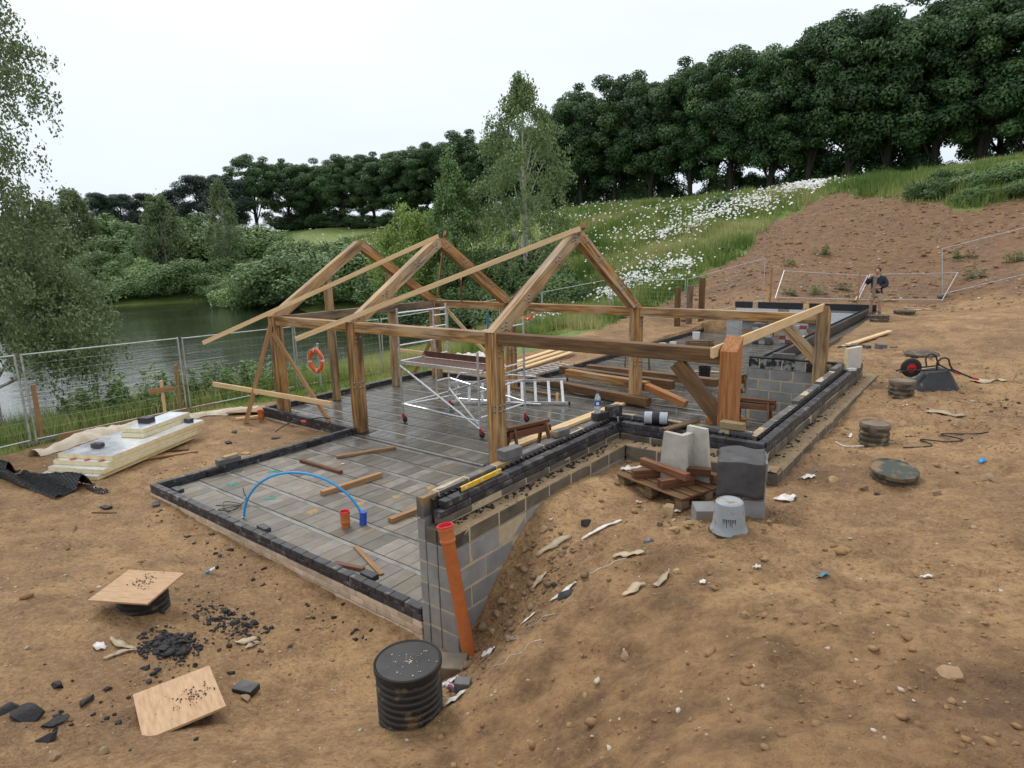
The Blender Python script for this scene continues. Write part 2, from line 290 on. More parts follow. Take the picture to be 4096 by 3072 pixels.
_A=np.zeros((_n+3,_n+3)); _A[:_n,:_n]=_k(GP[:,:2],GP[:,:2])-np.eye(_n)*.02
_A[:_n,_n]=1; _A[:_n,_n+1:]=GP[:,:2]*.01; _A[_n:,:_n]=_A[:_n,_n:].T
_w=np.linalg.solve(_A,np.concatenate([GP[:,2],[0,0,0]]))
def gbase(x,y):
    x=np.atleast_1d(np.asarray(x,float)); y=np.atleast_1d(np.asarray(y,float)); out=np.empty(x.shape); xf=x.ravel(); yf=y.ravel(); o=np.empty(xf.shape)
    for i in range(0,len(xf),20000):
        P=np.stack([xf[i:i+20000],yf[i:i+20000]],1)
        o[i:i+20000]=_k(P,GP[:,:2])@_w[:_n]+_w[_n]+P@_w[_n+1:]*.01
    return o.reshape(x.shape)

def vn(x, y, s):
    xi = np.floor(x); yi = np.floor(y); fx = x-xi; fy = y-yi; fx = fx*fx*(3-2*fx); fy = fy*fy*(3-2*fy)
    def h(a, b):
        q = np.sin(a*127.1+b*311.7+s*74.7)*43758.5453; return q-np.floor(q)
    return (h(xi, yi)*(1-fx)+h(xi+1, yi)*fx)*(1-fy)+(h(xi, yi+1)*(1-fx)+h(xi+1, yi+1)*fx)*fy
def fbm(x, y, f, o=3, s=0):
    t = 0; a = 1; z = 0
    for i in range(o):
        c, d = math.cos(i*.7+.4), math.sin(i*.7+.4)
        t = t+a*(vn((x*c-y*d)*f+i*13.1, (x*d+y*c)*f, s+i)-.5); z += a; a *= .5; f *= 2.03
    return t/z*2
def sm(v, a, b): t = np.clip((v-a)/(b-a), 0, 1); return t*t*(3-2*t)
def gz(x, y):
    """terrain height with lumps"""
    x = np.atleast_1d(np.asarray(x, float)); y = np.atleast_1d(np.asarray(y, float)); z = gbase(x, y)
    near = 1-sm(np.hypot(x-1, y-2), 14, 26)
    rough = .6+.6*sm(x+.25*fbm(x, y, .5, 2, 5), .6, 2.0)             # the bank by the photographer is lumpier
    a = .05*fbm(x, y, .9, 2, 1)+.034*fbm(x, y, 3.1, 3, 2)*rough
    rid = 1-np.abs(fbm(x, y, 5.5, 3, 9)); a = a+rough*.045*(rid-.75)+rough*.022*np.clip(fbm(x, y, 8.5, 2, 14), -.2, 1)
    u_ = x*.80+y*.60; w_ = -x*.60+y*.80; a = a+rough*sm(x, .8, 2.2)*(.040*fbm(u_*1.1, w_*4.6, 1.0, 3, 71)+.020*fbm(u_*3.0, w_*11.0, 1.0, 2, 72))   # dragged ruts
    z = z+a*near*.95
    z = z+(1-near)*.30*fbm(x, y, .25, 4, 3)*sm(z, -1.0, .6)
    return z
def gz1(x, y): return float(gz(x, y)[0])
BROWN = [(-11.0, -60), (-11.1, 2), (-11.35, 4), (-10.9, 6), (-10.6, 9.8), (-9.4, 12), (-9.1, 16), (-9.9, 20), (-10.0, 23), (-9.0, 26), (-8.7, 29.2), (-8.5, 33), (-8.4, 40.3), (-7.9, 43), (-5.9, 45.6), (-3, 44.3), (-.5, 42.1), (2.4, 40), (4.6, 41.2), (14, 43), (40, 30), (40, -60)]
def inpoly(x, y, P):
    r = np.zeros(np.shape(x), bool); j = len(P)-1
    for i in range(len(P)):
        (xi, yi), (xj, yj) = P[i], P[j]
        r ^= ((yi > y) != (yj > y)) & (x < (xj-xi)*(y-yi)/((yj-yi) or 1e-9)+xi); j = i
    return r
def grassmask(x, y):
    q = .5+.4*sm(np.hypot(x, y), 15, 40)
    return ~inpoly(x+q*fbm(x, y, .9, 3, 21), y+q*fbm(x, y, .9, 3, 22), BROWN)
def lines(lo, f0, f1, hi, steps, g=1.05):
    """graded grid lines: fine inside [f0,f1], growing outwards"""
    L = []
    for a, b, s in steps: L += list(np.arange(a, b-1e-6, s))
    L.append(steps[-1][1]); s = steps[-1][2]; v = L[-1]
    while v < hi: s *= g; v += s; L.append(v)
    s = steps[0][2]; v = L[0]; pre = []
    while v > lo: s *= g; v -= s; pre.append(v)
    return np.array(pre[::-1]+L)
gxs = lines(-330, 0, 0, 330, [(-12.5, -1.2, .07), (-1.2, 5.2, .034)]); gys = lines(-200, 0, 0, 330, [(-4.4, 1.6, .034), (1.6, 11, .07), (11, 25, .17)])
X, Y = np.meshgrid(gxs, gys); Z = gz(X, Y)
ins = ((X > -6.13) & (X < .32) & (Y > .09) & (Y < 4.0)) | ((X > -9.42) & (X < 2.33) & (Y > 4.05) & (Y < 9.62)) | ((X > .2) & (X < 2.33) & (Y > 3.48) & (Y < 4.2)) | ((X > -6.13) & (X < .58) & (Y > 9.5) & (Y < 23.35))
Z = np.where(ins, -.5, Z)
nx, ny = len(gxs), len(gys); I = np.arange(nx*ny).reshape(ny, nx)
F = np.stack([I[:-1, :-1], I[:-1, 1:], I[1:, 1:], I[1:, :-1]], -1).reshape(-1, 4)
m, n, l, b = newmat('soil')
tcn = n.new('ShaderNodeTexCoord'); v = tcn.outputs['Object']
n1 = noise(n, l, v, .55, 6, .6); n2 = noise(n, l, v, 2.6, 8, .70); n3 = noise(n, l, v, 22, 6, .65); n4 = noise(n, l, v, 95, 4, .6)
c = ramp(n, l, n1, [(.34, (.27, .16, .075)), (.50, (.385, .24, .115)), (.66, (.49, .32, .165))])
c = mixc(n, l, mrange(n, l, n2, .42, .68, 0, .85), c, (.165, .092, .043))  # dark patches: damp soil, plus crevice shade painted into the colour
c = mixc(n, l, mrange(n, l, n2, .44, .26, 0, .65), c, (.43, .26, .11))
c = mixc(n, l, mrange(n, l, n3, .50, .66, 0, .65), c, (.165, .095, .048)); c = mixc(n, l, mrange(n, l, n3, .45, .30, 0, .55), c, (.50, .35, .20))
n5 = noise(n, l, v, 60, 4, .7); c = mixc(n, l, mrange(n, l, n5, .56, .68, 0, .45), c, (.14, .082, .044)); c = mixc(n, l, mrange(n, l, n5, .40, .30, 0, .4), c, (.52, .39, .25))
ad = n.new('ShaderNodeAttribute'); ad.attribute_name = 'clay'; cd = ramp(n, l, n2, [(.34, (.34, .205, .098)), (.48, (.225, .13, .06)), (.60, (.115, .065, .033))]); c = mixc(n, l, mrange(n, l, ad.outputs['Fac'], 0, 1, 0, .68), c, cd)  # darker soil of the right bank, with more crevice shade painted in
vo = n.new('ShaderNodeTexVoronoi'); vo.inputs['Scale'].default_value = 15; l.new(v, vo.inputs['Vector'])
sp = n.new('ShaderNodeMath'); sp.operation = 'LESS_THAN'; sp.inputs[1].default_value = .13; l.new(vo.outputs['Distance'], sp.inputs[0])
vsel = n.new('ShaderNodeSeparateColor'); l.new(vo.outputs['Color'], vsel.inputs[0]); s2 = n.new('ShaderNodeMath'); s2.operation = 'GREATER_THAN'; s2.inputs[1].default_value = .80; l.new(vsel.outputs[0], s2.inputs[0])
s3 = n.new('ShaderNodeMath'); s3.operation = 'MULTIPLY'; l.new(sp.outputs[0], s3.inputs[0]); l.new(s2.outputs[0], s3.inputs[1]); pb = ramp(n, l, vsel.outputs[1], [(0, (.2, .15, .1)), (.55, (.34, .25, .16)), (.8, (.55, .47, .38)), (1, (.62, .6, .56))])
c = mixc(n, l, s3.outputs[0], c, pb)
ab = n.new('ShaderNodeAttribute'); ab.attribute_name = 'bank'; cb = ramp(n, l, n2, [(.3, (.255, .142, .076)), (.5, (.18, .099, .053)), (.7, (.112, .062, .036))])
cb = mixc(n, l, mrange(n, l, n3, .55, .68, 0, .7), cb, (.24, .155, .09)); c = mixc(n, l, mrange(n, l, ab.outputs['Fac'], 0, 1, 0, .85), c, cb)
ag = n.new('ShaderNodeAttribute'); ag.attribute_name = 'grass'; cg = ramp(n, l, n2, [(.3, (.10, .16, .035)), (.5, (.165, .235, .055)), (.72, (.26, .28, .10))])
c = mixc(n, l, ag.outputs['Fac'], c, cg); l.new(c, b.inputs['Base Color'])
l.new(mrange(n, l, n1, .35, .65, .62, .9), b.inputs['Roughness']); b.inputs['Specular IOR Level'].default_value = .35
vb = n.new('ShaderNodeTexVoronoi'); vb.inputs['Scale'].default_value = 11; l.new(v, vb.inputs['Vector']); vb2 = n.new('ShaderNodeTexVoronoi'); vb2.inputs['Scale'].default_value = 31; l.new(v, vb2.inputs['Vector'])
wv = n.new('ShaderNodeVectorMath'); wv.operation = 'MULTIPLY_ADD'; nv = n.new('ShaderNodeTexNoise'); nv.inputs['Scale'].default_value = 9; l.new(v, nv.inputs['Vector']); l.new(nv.outputs['Color'], wv.inputs[0]); wv.inputs[1].default_value = (.12, .12, .12); l.new(v, wv.inputs[2]); l.new(wv.outputs[0], vb.inputs['Vector']); l.new(wv.outputs[0], vb2.inputs['Vector'])
inv1 = mrange(n, l, vb.outputs['Distance'], 0, .6, 1, 0); inv2 = mrange(n, l, vb2.outputs['Distance'], 0, .6, 1, 0)
gate = mrange(n, l, n1, .40, .58, 1, .15); g1 = n.new('ShaderNodeMath'); g1.operation = 'MULTIPLY'; l.new(inv1, g1.inputs[0]); l.new(gate, g1.inputs[1]); g2_ = n.new('ShaderNodeMath'); g2_.operation = 'MULTIPLY'; l.new(inv2, g2_.inputs[0]); l.new(gate, g2_.inputs[1])
p = bump(n, l, n2, .6, .06, b); p = bump(n, l, g1.outputs[0], .7, .035, b, p); p = bump(n, l, g2_.outputs[0], .7, .014, b, p); p = bump(n, l, n3, 1.0, .03, b, p); bump(n, l, n4, .8, .008, b, p)
SOIL = m
gme = fmesh('ground', np.stack([X, Y, Z], -1).reshape(-1, 3), F, SOIL, True)
def attr(me, name, a):
    at = me.attributes.new(name, 'FLOAT', 'POINT'); at.data.foreach_set('value', np.ascontiguousarray(a, np.float32).ravel())
GM = grassmask(X, Y).astype(float); attr(gme, 'grass', GM)
attr(gme, 'clay', sm(X+.8*fbm(X, Y, .6, 3, 61), .9, 1.9)*(1-sm(Y+2*X*.2+1.2*fbm(X, Y, .5, 3, 62), 1.2, 3.2)))
attr(gme, 'bank', sm(Y+2*fbm(X, Y, .3, 3, 31), 24, 28)+(1-sm(Y, 24, 28))*.35*sm(fbm(X, Y, .4, 3, 33), .1, .5))
ground = tag(put('ground', gme), 'brown churned building site soil rising to a grassy bank', None, kind='structure')
# lake
m, n, l, b = newmat('lake_water'); tcn = n.new('ShaderNodeTexCoord'); v = tcn.outputs['Object']
mp = n.new('ShaderNodeMapping'); mp.inputs['Rotation'].default_value = (0, 0, -.9); mp.inputs['Scale'].default_value = (1, .35, 1); l.new(v, mp.inputs[0])
b.inputs['Base Color'].default_value = (.030, .040, .022, 1); b.inputs['Roughness'].default_value = .10; b.inputs['IOR'].default_value = 1.6; b.inputs['Specular IOR Level'].default_value = .7
h1 = noise(n, l, mp.outputs[0], 2.2, 4); h2 = noise(n, l, mp.outputs[0], 7, 3); hp = noise(n, l, mp.outputs[0], .12, 3)
l.new(mrange(n, l, hp, .4, .6, .04, .13), b.inputs['Roughness'])
p = bump(n, l, h1, .20, .12, b); bump(n, l, h2, .18, .04, b, p)
lw = pm('lake_water', [(-140, -90, -1.2), (-13, -90, -1.2), (-13, 60, -1.2), (-140, 60, -1.2)], [(0, 1, 2, 3)], mat=m)
tag(put('lake_water', lw), 'still green lake with rain ripples beyond the fence', None, kind='structure')

# ------------------------------------------------------------------ vegetation
def leafmat(name, c0, c1, c2, tr=.25):
    m, n, l, b = newmat(name); a = n.new('ShaderNodeAttribute'); a.attribute_name = 'v'; oi = n.new('ShaderNodeObjectInfo')
    c = ramp(n, l, a.outputs['Fac'], [(0, c0), (.55, c1), (1, c2)])
    k = mrange(n, l, oi.outputs['Random'], 0, 1, .82, 1.18); vm = n.new('ShaderNodeVectorMath'); vm.operation = 'SCALE'; l.new(c, vm.inputs[0]); l.new(k, vm.inputs['Scale'])
    l.new(vm.outputs[0], b.inputs['Base Color']); b.inputs['Roughness'].default_value = .55; b.inputs['Specular IOR Level'].default_value = .35
    if tr:
        t = n.new('ShaderNodeBsdfTranslucent'); l.new(vm.outputs[0], t.inputs[0]); mx = n.new('ShaderNodeMixShader'); mx.inputs[0].default_value = tr
        l.new(b.outputs[0], mx.inputs[1]); l.new(t.outputs[0], mx.inputs[2]); l.new(mx.outputs[0], n['Material Output'].inputs[0])
    return m
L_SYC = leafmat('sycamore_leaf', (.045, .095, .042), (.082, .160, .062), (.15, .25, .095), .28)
L_BIR = leafmat('birch_leaf', (.10, .145, .07), (.155, .215, .10), (.22, .285, .145))
L_BIRP = leafmat('birch_leaf_pale', (.12, .18, .075), (.19, .27, .11), (.27, .35, .165))
L_WIL = leafmat('willow_leaf', (.17, .26, .06), (.26, .37, .10), (.36, .46, .16))
L_BUSH = leafmat('bush_leaf', (.11, .19, .07), (.185, .295, .11), (.27, .39, .165))
L_PINE = leafmat('pine_needle', (.022, .045, .032), (.032, .065, .045), (.05, .085, .06), .05)
L_GRASS = leafmat('grass_blade', (.09, .17, .035), (.23, .32, .075), (.50, .47, .23))
L_WEED = leafmat('weed_leaf', (.10, .18, .05), (.16, .27, .08), (.25, .35, .13))
BARKD = nmat('dark_bark', [(.3, (.025, .021, .018)), (.7, (.06, .05, .042))], 9, (.8, .95), .8, .02, 25, rnd_=.1)
BARKW = nmat('birch_bark', [(.3, (.10, .09, .08)), (.48, (.48, .46, .43)), (.7, (.62, .60, .57))], 7, (.6, .8), .3, .01, 25, stretch=(1, 1, .4), rnd_=.1)
def unit(n_): d = rng.normal(size=(n_, 3)); return d/np.linalg.norm(d, axis=1, keepdims=True)
def leaves(P, N, size, asp=.62, tip=None):
    """one rhombus leaf per point: (verts, faces, v)"""
    k = len(P); s = size*rng.uniform(.7, 1.3, (k, 1)); N = N/np.linalg.norm(N, axis=1, keepdims=True)
    t = rng.normal(size=(k, 3)) if tip is None else tip+rng.normal(size=(k, 3))*.45
    t -= N*(t*N).sum(1, keepdims=True); t /= np.linalg.norm(t, axis=1, keepdims=True)+1e-9; q = np.cross(N, t)
    V = np.stack([P-t*s*.5, P+q*s*asp*.5+t*s*.06, P+t*s*.55-N*s*.10, P-q*s*asp*.5+t*s*.06], 1).reshape(-1, 3)
    F = np.arange(4*k).reshape(-1, 4); v = np.repeat(np.clip(rng.normal(.5, .24, k), 0, 1), 4); return V, F, v
def leafmesh(name, P, N, size, mat, asp=.62, tip=None, vadd=None):
    V, F, v = leaves(P, N, size, asp, tip)
    if vadd is not None: v = np.clip(v+np.repeat(vadd, 4), 0, 1)
    me = fmesh(name, V, F, mat); attr(me, 'v', v); return me
def clumps(C, R, per, sq=.75, up=.35):
    """leaf points on the outside of clump balls at C with radii R"""
    P = []; N = []; A = []
    for c, r in zip(C, R):
        k = int(per*(r*r)); d = unit(k); d[:, 2] += up*rng.uniform(0, 1, k); d /= np.linalg.norm(d, axis=1, keepdims=True)
        q = d*r*(rng.uniform(.30, 1.06, (k, 1))**.5); q[:, 2] *= sq; P.append(c+q); N.append(d*.9+unit(k)*.65+np.array([0, 0, .35])); A.append(np.full(k, rng.normal(0, .22)))
    return np.concatenate(P), np.concatenate(N), np.concatenate(A)
def crown_pts(n_, rx, rz, zc, seed_in=.5, low=-.8):
    C = []
    while len(C) < n_:
        d = unit(1)[0]
        if d[2] < low: continue
        f = rng.uniform(seed_in, 1)**.6; k = 1-.25*max(0, -d[2])
        C.append((d[0]*rx*f*k, d[1]*rx*f*k, zc+d[2]*rz*f))
    return np.array(C)
def trunkmesh(name, h, r, mat, limbs, lean=0, bend=.25):
    t = MB(); pts = [(0, 0, -.4)]; 
    for i in range(1, 7): z = h*i/6; pts.append((lean*z+rnd(-bend, bend)*.5, rnd(-bend, bend)*.5, z))
    t.tube(pts, [r*(1.15-.95*i/6) for i in range(7)], 8)
    for (z0, c) in limbs:
        k = min(5, max(1, int(z0/h*6))); a = Vector(pts[k]); c = Vector(c); mid = a.lerp(c, .5)+Vector((0, 0, -.06*(c-a).length))
        t.tube([a, mid, c], [r*.42, r*.28, r*.08], 5)
    return t.mesh(name, mat, True)
def syc(seed, H=15, rx=4.3):
    global rng; rng = np.random.default_rng(seed); random.seed(seed)
    C = crown_pts(86, rx*1.1, H*.445, H*.565, .5, -.86); C = np.concatenate([C, crown_pts(12, rx*.5, H*.3, H*.66, .2)]); R = rng.uniform(.62, 1.45, len(C))
    P, N, A = clumps(C, R, 330, .7, .4)
    limbs = [(H*rng.uniform(.2, .5), C[i]*.8+np.array([0, 0, H*.1])) for i in rng.choice(len(C), 12, False)]
    return leafmesh('crown', P, N, .27, L_SYC, .62, vadd=A), trunkmesh('trunk', H*.75, .30, BARKD, limbs)
SYC = [syc(s) for s in (11, 12, 13)]
def plant_tree(name, label, var, x, y, h, H0, group, rz=None, sxy=1.0, cat='tree', dz=0, pn=('crown', 'trunk')):
    t = thing(name, label, cat, (x, y, gz1(x, y)+dz), group, rz if rz is not None else rnd(0, 6.28)); s = h/H0; t.scale = (s*sxy, s*sxy, s)
    for nm, me in zip(pn, var): put(nm, me, t, world=False)
    return t
RIDGE = [(4.8, 64.6, 16.3), (1.4, 66.0, 16.7), (-1.9, 65.8, 16.4), (-5.6, 65.6, 16.6), (-8.8, 65.5, 16.2), (-12.2, 65.2, 15.4), (-16.1, 66.0, 15.3), (-20.4, 66.6, 15.5), (-25.4, 67.8, 15.4), (-30.8, 68.8, 15.3), (-36.3, 69.9, 16.0), (-41.8, 70.7, 15.6)]
random.seed(3)
for i, (x, y, h) in enumerate(RIDGE):
    plant_tree('sycamore_tree', 'tall dark green sycamore on the ridge, %s from the right edge' % ORD[i], SYC[i % 3], x, y, h, 15, 'sycamores along the ridge', sxy=1.0)
FARROW = [(-47.7, 71.9, 13.8), (-54.3, 71.6, 13.0), (-63.1, 71.4, 13.4), (-69.5, 71.3, 12.9), (-76.3, 71.2, 12.7), (-83.7, 70.5, 12.1), (-91.1, 69.9, 12.3), (-98.8, 69.1, 12.2), (-105.3, 68.0, 12.6), (-104.7, 60.7, 13.6)]
for i, (x, y, h) in enumerate(FARROW[::-1]):
    plant_tree('sycamore_tree', 'distant round sycamore in the tree line beyond the lake, %s from the left' % ORD[i], SYC[(i+1) % 3], x, y, h, 15, 'distant sycamores beyond the lake', sxy=1.15)
for i in range(6):
    f = i/5; plant_tree('sycamore_tree', 'sycamore in the rear row on the ridge, %s from the right edge' % ORD[i], SYC[(i+2) % 3], 2-46*f+rnd(-1, 1), 71+5*f+rnd(-1, 1), rnd(14.2, 15.6), 15, 'sycamores along the ridge', sxy=1.1)
for i in range(8):
    f = i/7; plant_tree('sycamore_tree', 'distant sycamore in the rear of the tree line beyond the lake, %s from the left' % ORD[i], SYC[i % 3], -108+56*f+rnd(-1, 1), 75+rnd(-1, 1), rnd(11.6, 12.8), 15, 'distant sycamores beyond the lake', sxy=1.25)
# dark shrubs in the shade under the ridge trees
rng = np.random.default_rng(41)
def bush(seed, n_=28, per=330, size=.165, mat=None, rx=1.0, rz=.8):
    global rng; rng = np.random.default_rng(seed); random.seed(seed)
    C = crown_pts(n_, rx*1.9, rz*1.9, rz*1.35, .35, -.75); R = rng.uniform(.55, 1.05, n_); P, N, A = clumps(C, R, per*2.2, .85, .3); P[:, 2] = np.abs(P[:, 2])
    st = MB()
    for i in range(6): a = rng.uniform(0, 6.28); st.tube([(0, 0, -.2), (math.cos(a)*.5, math.sin(a)*.5, 1.2), (math.cos(a)*1.2, math.sin(a)*1.2, 2.6)], [.06, .045, .02], 5)
    return leafmesh('foliage', P, N, size, mat or L_BUSH, .6, vadd=A), st.mesh('stem', BARKD)
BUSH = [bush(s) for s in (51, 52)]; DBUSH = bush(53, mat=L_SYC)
random.seed(5)
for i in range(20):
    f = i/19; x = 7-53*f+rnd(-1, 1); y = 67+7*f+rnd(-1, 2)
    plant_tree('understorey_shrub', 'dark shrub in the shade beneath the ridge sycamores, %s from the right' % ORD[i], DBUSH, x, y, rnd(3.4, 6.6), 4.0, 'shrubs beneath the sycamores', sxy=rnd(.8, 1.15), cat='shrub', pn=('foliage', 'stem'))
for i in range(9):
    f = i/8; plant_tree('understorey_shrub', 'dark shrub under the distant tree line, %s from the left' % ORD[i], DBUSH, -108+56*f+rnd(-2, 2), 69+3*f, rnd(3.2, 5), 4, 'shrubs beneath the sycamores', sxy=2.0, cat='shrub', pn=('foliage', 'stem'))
# pines
def pine(seed):
    global rng; rng = np.random.default_rng(seed); random.seed(seed); C = []
    for i in range(48):
        z = rng.uniform(1.6, 10.4); rr = (2.9*(1-((z-5.5)/6.2)**2))*rng.uniform(.3, 1); a = rng.uniform(0, 6.28); C.append((rr*math.cos(a), rr*math.sin(a), z))
    C = np.array(C); R = rng.uniform(.6, 1.25, len(C)); P, N, A = clumps(C, R*1.25, 300, .6, .3)
    return leafmesh('crown', P, N, .34, L_PINE, .3, vadd=A), trunkmesh('trunk', 9.8, .22, BARKD, [(c[2]*.8, c) for c in C[:12]])
PINES = [pine(61), pine(62)]; random.seed(8)
for i, (x, y, h) in enumerate([(-101.3, 53.3, 11.6), (-108.0, 51.9, 11.2), (-115.2, 51.1, 9.4), (-118.9, 47.8, 8.6), (-120.3, 44.2, 9.2), (-120.8, 41.1, 9.0)][::-1]):
    plant_tree('pine_tree', 'dark bluish pine beyond the far shore, %s from the left' % ORD[i], PINES[i % 2], x, y, h, 11, 'pines beyond the lake', sxy=1.15)
# birches: drooping strands of small leaves
def birch(seed, H, prof, nstr, droop, per, lsize, mat, tr=.16, bark=None, lean=0, lowbias=0):
    """prof: list of (height, radius) of the crown envelope"""
    global rng; rng = np.random.default_rng(seed); random.seed(seed); hs = [p[0] for p in prof]; rs = [p[1] for p in prof]; P = []; N = []; TP = []; limbs = []
    st = MB()
    nl = 26; LB = []
    for i in range(nl):
        z = hs[0]+(hs[-1]-hs[0])*((i+.5)/nl); R = np.interp(z, hs, rs)*rng.uniform(.72, 1.28); a = i*2.4+rng.uniform(-.4, .4); LB.append((z, a, R))
    for (z, a, R) in LB:
        z0 = max(H*.12, z-R*.9-.5); st.tube([(lean*z0, 0, z0), (lean*z+math.cos(a)*R*.45, math.sin(a)*R*.45, z-R*.15), (lean*z+math.cos(a)*R*.85, math.sin(a)*R*.85, z)], [.05*H/15, .03*H/15, .012], 4)
    for i in range(nstr):
        z = rng.uniform(hs[0], hs[-1]) if rng.uniform() > lowbias else rng.uniform(hs[0], hs[0]+2.6); R = np.interp(z, hs, rs); a = rng.uniform(0, 6.28); f = rng.uniform(.15, 1)**.6
        if rng.uniform() < .85: k = LB[int(np.argmin([abs(z-q[0])+rng.uniform(0, 1.2) for q in LB]))]; a = k[1]+rng.normal(0, .30); z = k[0]+rng.normal(0, .35)
        L = droop*rng.uniform(.4, 1.2); u = rng.uniform(0, 1, per); u2 = u[:, None]
        s0 = np.array([lean*z+math.cos(a)*R*f*.8, math.sin(a)*R*f*.8, z]); o = np.array([math.cos(a), math.sin(a), .25])
        q = s0+o*(R*.25+.12)*np.minimum(u2*2.2, 1)*rng.uniform(.5, 1)+np.array([0, 0, -1])*L*np.clip(u2-.18, 0, 1)**1.3+rng.normal(size=(per, 3))*lsize*.9
        P.append(q); N.append(unit(per)+np.array([math.cos(a)*.4, math.sin(a)*.4, .35])); TP.append(np.tile(np.array([[0, 0, -1.0]]), (per, 1)))
    P = np.concatenate(P); P[:, 2] = np.maximum(P[:, 2], .15)
    cr = leafmesh('crown', P, np.concatenate(N), lsize, mat, .62, np.concatenate(TP))
    tk = MB(); pts = [(lean*H*i/8+(0 if i < 1 else rnd(-.1, .1)), (0 if i < 1 else rnd(-.1, .1)), H*.97*i/8-(.3 if i == 0 else 0)) for i in range(9)]
    tk.tube(pts, [tr*(1.1-1.0*i/8) for i in range(9)], 8); tk.add(st.V, st.F); return cr, tk.mesh('trunk', bark or BARKW, True)
b1 = birch(71, 15.2, [(1.6, 3.0), (4, 3.3), (6, 3.6), (8, 3.6), (9.5, 3.3), (11, 2.6), (12, 2.3), (13, 1.2), (14.8, .35)], 430, 1.5, 60, .17, L_BIRP, .17)
plant_tree('birch_tree', 'tall silver birch with drooping branches behind the timber frame', b1, -21.5, 30.8, 15.2, 15.2, None, rz=.4)
b2 = birch(72, 11, [(1.5, 1.9), (3, 2.3), (5, 2.1), (7, 1.7), (9, 1.0), (10.6, .3)], 330, .8, 60, .18, L_BUSH, .14, BARKD)
plant_tree('aspen_tree', 'bushy mid green tree left of the tall birch behind the frame', b2, -25.2, 27.8, 11.0, 11, None, rz=1.1)
b3 = birch(73, 12.5, [(2.5, 1.8), (5, 2.3), (8, 1.6), (10.5, .9), (12.2, .3)], 200, 1.1, 45, .22, L_BIR, .14)
plant_tree('birch_tree', 'slender white stemmed birch on the far shore', b3, -74.5, 38.2, 12.9, 12.5, 'birches on the far shore', rz=2)
b4 = birch(74, 11, [(1, 3.0), (3, 3.8), (5.5, 3.4), (8, 2.2), (10.5, .7)], 420, 1.3, 50, .28, L_BIR, .16)
plant_tree('birch_tree', 'broad grey green birch on the far shore, behind the leftmost pines', b4, -103.2, 31.2, 10.4, 11, 'birches on the far shore', rz=1)
plant_tree('birch_tree', 'rounded grey green birch leaning over the far shore at the middle of the lake', b4, -86.7, 36.0, 10.6, 11, 'birches on the far shore', rz=3)
plant_tree('birch_tree', 'grey green birch on the far shore behind the hanging branches', b4, -93.6, 25.0, 9.4, 11, 'birches on the far shore', rz=4.4)
plant_tree('birch_tree', 'grey green birch at the left end of the far shore', b4, -84.3, 18.7, 8.6, 11, 'birches on the far shore', rz=5.4)
wl = birch(75, 7.6, [(1.2, 2.6), (3, 3.3), (5, 3.2), (6.4, 2.4), (7.4, 1.1)], 520, 2.2, 60, .17, L_WIL, .16, BARKD)
plant_tree('willow_tree', 'pale green weeping willow behind the left trusses', wl, -29.5, 28.6, 8.2, 7.6, None, rz=.3, sxy=1.1)
bl = birch(76, 12.2, [(2.3, 2.3), (3.0, 3.0), (3.8, 3.0), (4.8, 2.3), (6, 1.8), (7.2, 1.9), (8.6, 2.3), (9.6, 2.5), (10.4, 1.9), (12.5, .9)], 1500, 1.0, 64, .085, L_BIR, .12, lowbias=.38)
plant_tree('birch_tree', 'near weeping birch behind the fence with hanging branches at the left edge', bl, -15.6, .15, 12.4, 12.2, None, rz=.6)
